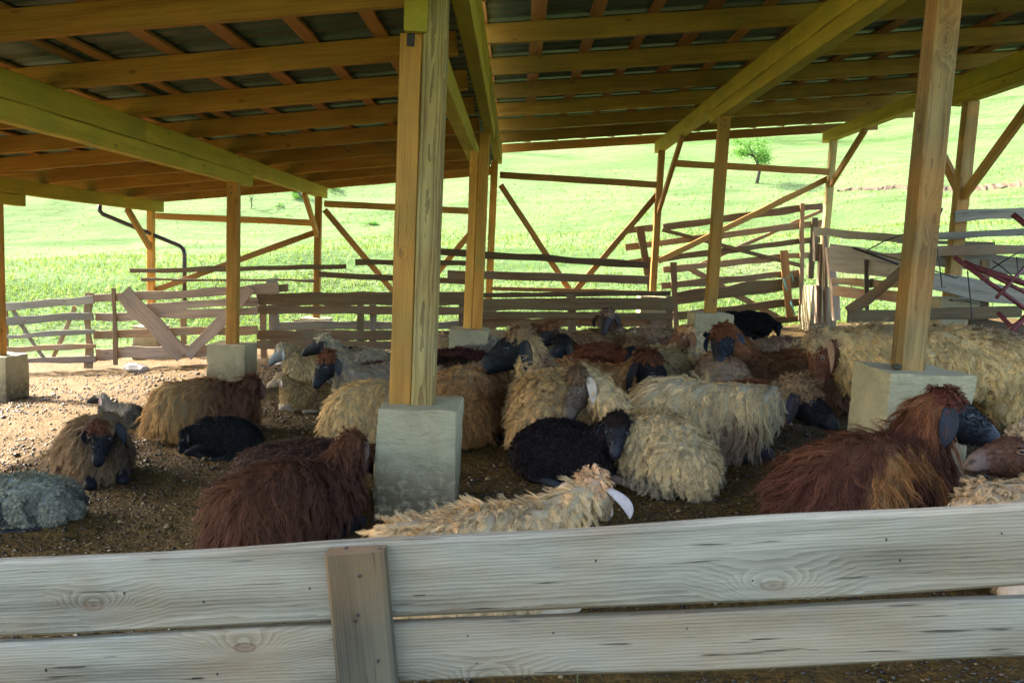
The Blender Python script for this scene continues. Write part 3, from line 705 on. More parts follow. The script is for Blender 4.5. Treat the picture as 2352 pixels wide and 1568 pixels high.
tube('strand', [D(1800, 640, 14.3), D(1803, 655, 14.28), D(1808, 668, 14.3)], .012, M['string'], tw, 6)
tube('strand', [D(1806, 640, 14.3), D(1818, 628, 14.25), D(1822, 645, 14.3)], .01, M['string'], tw, 6)
tube('strand', [D(1816, 690, 14.3), D(1820, 705, 14.28), D(1826, 724, 14.3)], .012, M['string'], tw, 6)
tp = board('shade_strip', D(2176, 692, 9.9), D(2262, 698, 9.9), .2, .02, M['teal'], None); props(tp, 'added teal strip for the shaded side of the footing behind the right boards', 'shade_strip')  # added board: shaded side of the concrete footing put in as teal colour
# the hay rake standing at the right
rk = empty('hay_rake', gpt(2290, 7.4), 'rusty dark red hay rake with thin tines behind the standing cream sheep', 'hay rake')
for a in [(1959, 569, 2064, 607, .012), (2140, 534, 2163, 479, .014)]:
    tube('frame_bar', [D(a[0], a[1], 7.9), D(a[2], a[3], 7.7)], a[4], M['tine'], rk, 6)
for a in [(2191, 590, 2480, 800, .016), (2225, 610, 2480, 690, .022), (2420, 660, 2284, 802, .02), (2440, 668, 2268, 790, .012), (2292, 717, 2440, 880, .016), (2326, 492, 2460, 600, .02), (2352, 615, 2289, 683, .012), (2215, 600, 2450, 720, .014)]:
    tube('frame_bar', [D(a[0], a[1], 7.4), D(a[2], a[3], 7.2)], a[4]*1.35, M['rust'], rk, 8)
for a in [(1993, 574, 2071, 539), (1990, 576, 2194, 638), (2146, 517, 2164, 660), (2222, 621, 2236, 759), (2278, 598, 2329, 638), (2380, 560, 2267, 624), (2335, 590, 2340, 640), (2233, 755, 2340, 830), (2255, 700, 2180, 690)]:
    p, q = D(a[0], a[1], 7.6), D(a[2], a[3], 7.5); m_ = (p+q)/2+Vector((.01, .02, .015))
    tube('tine', [p, m_, q, q+Vector((.03, 0, .01))], .006, M['tine'], rk, 6)

# ------------------------------------------------------------------ sheep
def nrm(v): v = np.asarray(v, float); return v/np.linalg.norm(v)
def s_cone(P, a, b, ra, rb, sy=1.):
    a = np.array(a, float); b = np.array(b, float); ab = b-a
    Q = P-a
    t = np.clip(Q@ab/(ab@ab), 0, 1)
    R = Q-t[:, None]*ab
    if sy != 1.: R = R*np.array([1, 1/sy, 1])
    return np.linalg.norm(R, axis=1)-(ra+(rb-ra)*t)
def s_ell(P, c, r, B=None):
    Q = P-np.array(c, float)
    if B is not None: Q = Q@B.T
    r = np.array(r, float)
    k0 = np.linalg.norm(Q/r, axis=1); k1 = np.linalg.norm(Q/(r*r), axis=1)+1e-9
    return k0*(k0-1)/k1
def smin(a, b, k):
    h = np.clip(.5+.5*(b-a)/k, 0, 1)
    return b*(1-h)+a*h-k*h*(1-h)
def surface_nets(fn, lo, hi, h):
    n = [int(math.ceil((hi[i]-lo[i])/h))+1 for i in range(3)]
    ax = [lo[i]+h*np.arange(n[i]) for i in range(3)]
    G = np.stack(np.meshgrid(*ax, indexing='ij'), -1).reshape(-1, 3)
    q = 4
    cn = [int(math.ceil((m-1)/q))+1 for m in n]
    cg = np.stack(np.meshgrid(*[lo[i]+h*q*np.arange(cn[i]) for i in range(3)], indexing='ij'), -1).reshape(-1, 3)
    Cf = fn(cg).reshape(cn)
    near = np.abs(Cf) < h*q*2.4
    ii = [np.minimum((np.arange(m)+q//2)//q, cn[k]-1) for k, m in enumerate(n)]
    Fd = Cf[np.ix_(*ii)].copy(); mk = near[np.ix_(*ii)]
    Fd[mk] = fn(G.reshape(n[0], n[1], n[2], 3)[mk])
    nx, ny, nz = n
    c = {}
    for i in (0, 1):
        for j in (0, 1):
            for k in (0, 1): c[i, j, k] = Fd[i:nx-1+i, j:ny-1+j, k:nz-1+k]
    acc = np.zeros((nx-1, ny-1, nz-1, 3)); cnt = np.zeros((nx-1, ny-1, nz-1))
    cor = list(c.keys())
    for a in cor:
        for ax_ in range(3):
            if a[ax_] == 0:
                b = list(a); b[ax_] = 1; b = tuple(b)
                fa, fb = c[a], c[b]
                m = (fa < 0) != (fb < 0)
                t = np.where(m, fa/(fa-fb+1e-12), 0)
                p = np.zeros(acc.shape)
                for q in range(3): p[..., q] = a[q]
                p[..., ax_] = t
                acc += p*m[..., None]; cnt += m
    act = cnt > 0
    idx = -np.ones(act.shape, int); idx[act] = np.arange(act.sum())
    base = np.stack(np.meshgrid(np.arange(nx-1), np.arange(ny-1), np.arange(nz-1), indexing='ij'), -1)
    V = (base[act]+acc[act]/cnt[act][:, None])*h+np.array(lo)
    faces = []
    for ax_ in range(3):
        s0 = [slice(1, -1)]*3; s0[ax_] = slice(0, -1); s1 = list(s0); s1[ax_] = slice(1, None)
        A = Fd[tuple(s0)] < 0; B = Fd[tuple(s1)] < 0
        o1, o2 = [q for q in range(3) if q != ax_]
        for inside, flip in ((A & ~B, False), (~A & B, True)):
            w = np.argwhere(inside)
            if not len(w): continue
            w[:, o1] += 1; w[:, o2] += 1
            q = []
            for d1, d2 in ((-1, -1), (0, -1), (0, 0), (-1, 0)):
                e = w.copy(); e[:, o1] += d1; e[:, o2] += d2
                q.append(idx[e[:, 0], e[:, 1], e[:, 2]])
            q = np.stack(q, 1)
            if ax_ == 1: flip = not flip
            faces.append(q[:, ::-1] if flip else q)
    return V, np.concatenate(faces)
STY = {
 'long':  dict(L=.115, amp=.014, fr=1.6, lift=.16, sag=.30, w=.0034, clump=.60, cover=3.5, gs=.034),
 'wavy':  dict(L=.078, amp=.015, fr=1.7, lift=.24, sag=.22, w=.0034, clump=.52, cover=3.6, gs=.028),
 'curly': dict(L=.066, amp=.017, fr=2.1, lift=.34, sag=.12, w=.0033, clump=.50, cover=3.8, gs=.025),
 'short': dict(L=.032, amp=.012, fr=1.3, lift=.8, sag=.05, w=.006, clump=.5, cover=3.6, gs=.020),
 'felt':  dict(L=.035, amp=.006, fr=1., lift=.30, sag=.1, w=.006, clump=.5, cover=3.2, gs=.03),
}
WHITE = np.array([1, 1, 1.])
NV = [Noise(50+i, 9, 12) for i in range(3)]
def grow(V, Nn, F, wts, P, st, colfn, seed, wpx, s, tipc, tipamt, curl=1., clampz=True):
    """strands of wool on the faces F of a body; returns verts, faces, colours"""
    r = np.random.RandomState(seed)
    A = V[F]; area = .5*np.linalg.norm(np.cross(A[:, 2]-A[:, 0], A[:, 3]-A[:, 1]), axis=1)
    pw = area*wts
    tot = pw.sum()
    if tot <= 0: return None
    st = dict(st, **P.get('sx', {})); L = st['L']*P.get('wl', 1); w = max(st['w'], wpx/s)
    n = int(min(30000, st['cover']*tot/(w*.72*L)))
    n = max(n, 300)
    pw = pw/tot
    fi = r.choice(len(F), n, p=pw)
    u = r.rand(n, 1); v = r.rand(n, 1)
    def bil(X): q = X[F[fi]]; return (q[:, 0]*(1-u)+q[:, 1]*u)*(1-v)+(q[:, 3]*(1-u)+q[:, 2]*u)*v
    p = bil(V); nn = bil(Nn); nn /= np.linalg.norm(nn, axis=1)[:, None]+1e-9
    # guides: a subset of the roots
    ng = min(2200, max(30, int(tot/(st['gs']**2))))
    ng = min(ng, n//3)
    gi = r.choice(n, ng, replace=False)
    gp = p[gi]
    best = np.zeros(n, int)
    for a in range(0, n, 4000):
        d = ((p[a:a+4000, None]-gp[None])**2).sum(-1); best[a:a+4000] = d.argmin(1)
    def comb(q, m):
        if 'dir' in st:
            t = np.tile(np.array(st['dir'], float), (len(q), 1))+r.normal(size=(len(q), 3))*.2
            t -= m*(t*m).sum(1)[:, None]
            return t/(np.linalg.norm(t, axis=1)[:, None]+1e-6)
        t = np.stack([-.45*np.ones(len(q)), np.sign(q[:, 1])*.55*np.clip(m[:, 2], 0, 1), -1.0*np.ones(len(q))], 1)
        t[:, 0] += NV[0](q)*.30; t[:, 1] += NV[1](q)*.30; t[:, 2] += NV[2](q)*.25
        t -= m*(t*m).sum(1)[:, None]
        return t/(np.linalg.norm(t, axis=1)[:, None]+1e-6)
    gt = comb(gp, nn[gi])
    jit = r.normal(size=(ng, 3))*(.22+.25*(st['lift']))
    gd = gt+nn[gi]*st['lift']*r.uniform(.3, 1.5, (ng, 1))+jit
    gd /= np.linalg.norm(gd, axis=1)[:, None]
    gb = np.cross(gd, nn[gi]); gb /= np.linalg.norm(gb, axis=1)[:, None]+1e-6
    K = 6 if w*s < .009 else 4
    ss = np.linspace(0, 1, K+1)[None, :, None]
    gL = L*r.uniform(.6, 1.35, (ng, 1, 1)); ph = r.uniform(0, 6.28, (ng, 1, 1)); fr = st['fr']*r.uniform(.7, 1.3, (ng, 1, 1)); am = st['amp']*curl*r.uniform(.4, 1.5, (ng, 1, 1))
    off = gL*ss*gd[:, None]+np.array([0, 0, -1.])*gL*ss**2*st['sag']
    off = off+am*ss**.7*(np.sin(6.283*fr*ss+ph)*gb[:, None]+.6*np.cos(6.283*fr*ss+ph)*nn[gi][:, None])
    li = r.uniform(.75, 1.1, (n, 1, 1))
    g = best
    C_ = p[:, None]+off[g]*li+st['clump']*ss**.8*(gp[g]-p)[:, None]
    C_ = C_+r.normal(size=(n, 1, 3))*.065*L*ss+.35*am[g]*ss*np.sin(6.283*fr[g]*1.7*ss+r.uniform(0, 6.28, (n, 1, 1)))*gb[g][:, None]
    C_[:, 0] -= nn*.008
    if clampz: C_[..., 2] = np.maximum(C_[..., 2], .004+.01*r.rand(n, 1))
    T = np.gradient(C_, axis=1); 
    W = np.cross(T, nn[:, None]); W /= np.linalg.norm(W, axis=2)[..., None]+1e-9
    an = r.uniform(-.7, .7, (n, 1, 1))
    Bn = np.cross(W, T); Bn /= np.linalg.norm(Bn, axis=2)[..., None]+1e-9
    W = W*np.cos(an)+Bn*np.sin(an)
    prof = (w*.5)*(1-.75*ss**1.5)*r.uniform(.7, 1.3, (n, 1, 1))
    VV = np.stack([C_-W*prof, C_+W*prof], 2).reshape(-1, 3)
    m = 2*(K+1)
    q = np.array([(2*k, 2*k+1, 2*k+3, 2*k+2) for k in range(K)])
    FF = (q[None]+m*np.arange(n)[:, None, None]).reshape(-1, 4)
    base = colfn(p)*np.array([1.42, 1.24, .92])
    gv = r.uniform(.6, 1.35, (ng, 1))
    base = base*gv[g]*r.uniform(.85, 1.15, (n, 1))
    tip = base*(1-tipamt)+np.array(tipc)*tipamt*1.15
    k = ss**1.3
    cc = base[:, None]*(1-k)+tip[:, None]*k
    cc = np.repeat(cc[:, :, None], 2, 2).reshape(-1, 3)
    return VV, FF, cc
def ear_mesh(root, side, fwd, L, wd, col, incol, drop=.9, out=.45, back=.0, turn=0.):
    n = 9; m = 5; V = []; F = []; Cc = []
    side = nrm(side); fwd = nrm(fwd); dn = np.array([0, 0, -1.])
    ax_ = nrm(side*out+dn*drop); lat = nrm(np.cross(ax_, fwd)); fwd = nrm(fwd*math.cos(turn)+lat*math.sin(turn))
    for i in range(n):
        s = i/(n-1)
        c = root+L*(side*out*(1-(1-s)**2)+dn*drop*s**1.15-fwd*back*s)
        w = wd*(math.sin(math.pi*min(1, .16+.84*s))**.75)*(1 if i < n-1 else .15)
        for j in range(m):
            q = (j/(m-1)-.5)*2
            V.append(c+fwd*q*w*.5+side*(q*q*w*.28)); Cc.append(np.array(incol if abs(q) < .6 else col))
    for i in range(n-1):
        for j in range(m-1): F.append((i*m+j, i*m+j+1, (i+1)*m+j+1, (i+1)*m+j))
    return V, F, Cc
NSHEEP = [0]
def make_sheep(P):
    NSHEEP[0] += 1; seed = NSHEEP[0]
    Yd = P['Y']; s = P['s']; h = math.radians(P['h'])
    x = px2x(P['px'], Yd)
    stand = P.get('stand', False)
    gzv = GZ(x)+P.get('dz', 0)
    root = empty(P.get('name', 'sheep'), (x, Yd, gzv), P['label'], P.get('cat', 'sheep'), P.get('group', 'sheep resting in the yard'), h, s)
    hw = math.radians(P.get('hw', P['h']))-h; nw = math.radians(P.get('nw', P.get('hw', P['h'])))-h
    nup = math.radians(P.get('nup', 45)); hp = math.radians(P.get('hp', 20)); nl = P.get('nl', .30)
    A = np.array([.42*P.get('lx', 1.), 0, .70]) if stand else np.array([.28, 0, .34])
    nd_ = np.array([math.cos(nup)*math.cos(nw*.8), math.cos(nup)*math.sin(nw*.8), math.sin(nup)])
    Nk = A+nd_*nl
    d = np.array([math.cos(hp)*math.cos(hw), math.cos(hp)*math.sin(hw), -math.sin(hp)])
    sd = nrm(np.cross([0, 0, 1], d)); up = np.cross(d, sd)
    hs = P.get('hs', 1.)
    Hc = Nk+d*.035+up*.02
    B = np.stack([d, sd, up])
    wool = []; skin = []
    fat = P.get('fat', 1.)
    if stand:
        wool += [('e', (-.05, 0, .62), (.55, .25*fat, .26)), ('e', (-.40, 0, .62), (.24, .23*fat, .25)), ('e', (.30, 0, .60), (.25, .21, .27)), ('e', (-.60, 0, .52), (.11, .15, .16))]
        wool += [('c', (-.42, .13, .5), (-.40, .14, .36), .13, .085, 1), ('c', (-.42, -.13, .5), (-.40, -.14, .36), .13, .085, 1), ('c', (.32, .12, .5), (.33, .13, .36), .10, .06, 1), ('c', (.32, -.12, .5), (.33, -.13, .36), .10, .06, 1)]
        for q in (1, -1):
            skin += [('c', (-.39, q*.14, .38), (-.50, q*.14, .27), .06, .036, 1), ('c', (-.50, q*.14, .27), (-.46, q*.14, .06), .034, .026, 1), ('c', (-.46, q*.14, .06), (-.44, q*.14, .02), .03, .034, 1),
                     ('c', (.33, q*.13, .38), (.34, q*.13, .24), .05, .036, 1), ('c', (.34, q*.13, .24), (.33, q*.13, .06), .033, .026, 1), ('c', (.33, q*.13, .06), (.35, q*.13, .02), .03, .034, 1)]
    else:
        wool += [('e', (-.06, 0, .235), (.40, .26*fat, .275)), ('e', (-.28, 0, .22), (.22, .25*fat, .22)), ('e', (.22, 0, .24), (.21, .20*fat, .23)), ('c', (-.26, 0, .35), (.22, 0, .36), .10, .09, 1)]
        wool += [('e', (-.20, .18*fat, .13), (.20, .11, .14)), ('e', (-.20, -.18*fat, .13), (.20, .11, .14)), ('e', (-.46, 0, .13), (.08, .12, .12))]
        for q in (1, -1):
            skin += [('c', (-.18, q*.24*fat, .05), (.02, q*.26*fat, .032), .045, .028, 1), ('c', (.02, q*.26*fat, .032), (.07, q*.26*fat, .03), .028, .034, 1),
                     ('c', (.24, q*.12, .16), (.42, q*.12, .07), .07, .046, 1), ('c', (.42, q*.12, .07), (.24, q*.15, .04), .042, .03, 1)]
    nr = P.get('nr', 1.)
    wool += [('c', A+np.array([-.04, 0, -.04]), Nk-d*.03, .165*nr, .088*nr, 1)]
    ps = P.get('ps', 1.)
    poll = [('e', Hc+up*.045*hs-d*.035*hs, np.array([.065, .062, .05])*hs*ps)]
    head = [('c', Hc, Hc+d*.05*hs-up*.01*hs, .080*hs, .068*hs, 1), ('c', Hc+d*.03*hs-up*.012*hs, Hc+d*.185*hs-up*.028*hs, .068*hs, .036*hs, 1), ('c', Hc+d*.06*hs+up*.024*hs, Hc+d*.165*hs+up*.004*hs, .046*hs, .030*hs, 1),
            ('c', Hc-up*.03*hs-d*.01*hs, Hc+d*.10*hs-up*.055*hs, .055*hs, .028*hs, 1), ('c', Hc+d*.19*hs-up*.02*hs, Hc+d*.205*hs-up*.03*hs, .036*hs, .032*hs, 1)]
    dents = [Hc+d*.055*hs+q*sd*.082*hs+up*.028*hs for q in (1, -1)]
    def ev(G, pr):
        k = None
        for t in pr:
            v = s_ell(G, t[1], t[2]) if t[0] == 'e' else s_cone(G, *t[1:])
            k = v if k is None else smin(k, v, .06 if pr is wool else .022)
        return k
    lump = Noise(seed+200, 11, 12); lump2 = Noise(seed+300, 24, 12)
    la = P.get('lump', .012)
    def sdf(G, parts=False):
        w_ = ev(G, wool); w_ = w_+lump(G)*la+lump2(G)*la*.4
        h_ = ev(G, head)
        for dd in dents:
            h_ = -smin(-h_, np.linalg.norm(G-dd, axis=1)-.022*hs, .015)
        p_ = ev(G, poll); k_ = ev(G, skin)
        if parts: return w_, h_, p_, k_
        return smin(smin(smin(w_, h_, .03), p_, .02), k_, .02)
    lx = P.get('lx', 1.)
    if lx != 1.:
        def st_(t):
            if t[0] == 'e': return ('e', (t[1][0]*lx, t[1][1], t[1][2]), (t[2][0]*lx, t[2][1], t[2][2]))
            return ('c', (t[1][0]*lx, t[1][1], t[1][2]), (t[2][0]*lx, t[2][1], t[2][2]))+tuple(t[3:])
        nk_ = wool[-1]; wool = [st_(t) for t in wool[:-1]]+[nk_]; skin = [st_(t) for t in skin]
    allp = wool+head+poll+skin
    lo = np.array([-.78*P.get('lx', 1.), -.48, -.05]); hi = np.array([.65, .48, 1.0 if stand else .62])
    for t in head+poll:
        for c_ in ((t[1],) if t[0] == 'e' else (t[1], t[2])):
            lo = np.minimum(lo, np.array(c_)-.12); hi = np.maximum(hi, np.array(c_)+.12)
    lo[2] = max(lo[2], -.05)
    vox = max(.014, .0014*Yd*2.0/s)
    vox = min(vox, .024)
    V, F = surface_nets(lambda G: np.maximum(sdf(G), -(G[:, 2]+.03)), lo, hi, vox)
    e = .004; Nn = np.stack([sdf(V+np.eye(3)[i]*e)-sdf(V-np.eye(3)[i]*e) for i in range(3)], 1); Nn /= np.linalg.norm(Nn, axis=1)[:, None]+1e-9
    fc = np.array(P['face']); wc = np.array(P['c']); wc2 = np.array(P.get('c2', P['c'])); pc = np.array(P.get('poll', P['c']))
    bl = Noise(seed+77, P.get('bf', 5.), 12); th = P.get('bt', 1.2)
    grad = P.get('gx')      # (colour, x0, x1): coat changes along the body
    topc = P.get('top')     # (colour, z0, z1): coat bleached along the back
    def colfn(q):
        b_ = np.clip((bl(q)-th)*3+.5, 0, 1)[:, None]
        c_ = wc*(1-b_)+wc2*b_
        if grad is not None:
            t = np.clip((q[:, 0]-grad[1])/(grad[2]-grad[1])+bl(q)*.15, 0, 1)[:, None]; c_ = c_*(1-t)+np.array(grad[0])*t
        if topc is not None:
            t = np.clip((q[:, 2]-topc[1])/(topc[2]-topc[1])+bl(q*1.7)*.3, 0, 1)[:, None]; c_ = c_*(1-t)+np.array(topc[0])*t
        for tx, tz, rx, rz in P.get('tufts', ()):
            dd = np.sqrt(((q[:, 0]-tx)/rx)**2+((q[:, 2]-tz)/rz)**2)+bl(q*3)*.25
            m_ = (np.clip(1.25-dd, 0, .25)*4*(q[:, 1] < .05))[:, None]; c_ = c_*(1-m_)+np.array(P['tuftc'])*m_
        return c_
    w_, h_, p_, k_ = sdf(V, True)
    fz = np.minimum(h_, k_)
    isw = (w_ < fz+.004) & (w_ <= p_+.01)
    isp = (p_ < h_+.012) & ~isw
    sk = ~(isw | isp)
    col = np.where(isw[:, None], colfn(V)*.75, np.where(isp[:, None], pc*.75, fc))
    rel = V-Hc
    along = rel@d/hs; side = np.abs(rel@sd)/hs; upw = rel@up/hs
    nose = P.get('nose', fc*1.0)
    isheadv = (h_ < k_) & sk
    mz = np.clip((along-.15)/.05, 0, 1)*isheadv
    col = col*(1-mz[:, None])+np.array(nose)*mz[:, None]
    nost = (np.hypot(along-.215, 0) < .03) & (np.abs(side-.017) < .010) & (np.abs(upw+.012) < .012) & isheadv
    mouth = (np.abs(upw+.046+.1*(along-.2)) < .006) & (along > .13) & isheadv
    col[nost | mouth] *= .25
    feet = (k_ < h_) & sk & (V[:, 2] < .06) & (stand)
    col[feet] = (.04, .03, .025)
    col = np.concatenate([np.clip(col, 0, 1), (sk*1.)[:, None]], 1)
    body = obj('body', npmesh('body', V, F, M['coat'], True, col), root)
    # fleece
    st = STY[P['st']]
    fw = isw[F].mean(1)
    fw = fw*(V[F][:, :, 2].mean(1) > .0)*(Nn[F][:, :, 2].mean(1) > -.75)
    wpx = .00085*Yd
    parts = []
    g1 = grow(V, Nn, F, fw, P, st, colfn, seed+900, wpx, s, P.get('tip', wc), P.get('ta', .3), P.get('curl', 1.))
    if g1: parts.append(g1)
    fp = isp[F].mean(1)
    if fp.sum() > 0 and not P.get('bald'):
        g2_ = grow(V, Nn, F, fp, {'wl': P.get('pl', 1.)}, dict(L=.045, amp=.016, fr=1.5, lift=.7, sag=.15, w=.005, clump=.6, cover=4, gs=.016), lambda q: pc*np.ones((len(q), 1)), seed+1300, wpx, s, P.get('ptip', pc*1.4), .5, 1.)
        if g2_: parts.append(g2_)
    if Yd < 8.6:    # short hair on the face
        eyec = [Hc+d*.056*hs+q*sd*.066*hs+up*.028*hs for q in (1, -1)]
        okf = (h_ < k_) & sk & (along < .165) & (np.linalg.norm(V-eyec[0], axis=1) > .022*hs) & (np.linalg.norm(V-eyec[1], axis=1) > .022*hs)
        ff_ = okf[F].mean(1)
        if ff_.sum() > 5:
            g3 = grow(V, Nn, F, ff_, {}, dict(L=.020, amp=.002, fr=1., lift=.22, sag=.0, w=.0032, clump=.4, cover=2.6, gs=.010, dir=-d-np.array([0, 0, .35])), lambda q: fc*.8*np.ones((len(q), 1)), seed+1700, wpx*.8, s, fc*1.6, .35, 1., False)
            if g3: parts.append(g3)
    VV = []; FF = []; CC = []; o_ = 0
    for a_, b_, c_ in parts:
        VV.append(a_); FF.append(b_+o_); CC.append(c_); o_ += len(a_)
    if VV:
        obj('fleece', npmesh('fleece', np.concatenate(VV), np.concatenate(FF), M['wool'], True, np.clip(np.concatenate(CC), 0, 1)), root)
    ec = np.array(P.get('ear', fc)); ei = np.array(P.get('earin', ec*1.2))
    eL = P.get('el', .17)*hs
    for q in (1, -1):
        v, f, c_ = ear_mesh(Hc+sd*q*.070*hs-d*.035*hs+up*.030*hs, sd*q, d*.8+up*.2, eL, .068*hs*P.get('ew', 1.), ec, ei, drop=P.get('drop', .92), out=P.get('out', .30), back=P.get('eb', .15), turn=P.get('et', .45))
        oe = obj('ear', npmesh('ear', np.array(v), f, M['coat'], True, np.array(c_)), root)
        m_ = oe.modifiers.new('s', 'SOLIDIFY'); m_.thickness = .008; m_.offset = 0
        m_ = oe.modifiers.new('b', 'SUBSURF'); m_.levels = 1; m_.render_levels = 1
    if Yd < 9:
        for q in (1, -1):
            c0 = Hc+d*.056*hs+q*sd*.0625*hs+up*.028*hs
            import bmesh
            bm = bmesh.new(); bmesh.ops.create_uvsphere(bm, u_segments=12, v_segments=8, radius=.0145*hs, matrix=Matrix.Translation(Vector(c0)))
            me = bpy.data.meshes.new('eye'); bm.to_mesh(me); bm.free(); me.materials.append(M['eye'])
            for pl in me.polygons: pl.use_smooth = True
            obj('eye', me, root)
            # upper and lower lids
            L_ = []
            for sgn in (1, -1):
                arc = []
                for k in range(9):
                    a_ = math.pi*(k/8)
                    arc.append(Vector(c0+q*sd*.010*hs*math.sin(a_)+d*math.cos(a_)*.0165*hs+up*sgn*.0085*hs*math.sin(a_)+q*sd*.002*hs))
                vv, ff = tube_geo(arc, .0032*hs, 6)
                oo = len(L_)
                if sgn == 1: lv, lf = list(vv), list(ff)
                else:
                    n0 = len(lv); lv += list(vv); lf += [tuple(i+n0 for i in g_) for g_ in ff]
            obj('eyelid', npmesh_poly('eyelid', lv, lf, fc*1.6+.01), root)
    return root
def npmesh_poly(name, V, F, col):
    me = pmesh(name, V, F, M['coat'], True)
    a = me.color_attributes.new('Col', 'FLOAT_COLOR', 'POINT')
    for e_ in a.data: e_.color = (col[0], col[1], col[2], 1)
    return me
BLK = (.010, .011, .013); CREAM = (.50, .40, .23); CREAM2 = (.58, .49, .33); TAN = (.34, .22, .10); DRED = (.075, .028, .018); BRN = (.11, .055, .03)
ORG = (.30, .15, .055); GRY = (.30, .28, .22); DGR = (.10, .10, .085); BRF = (.12, .055, .028)
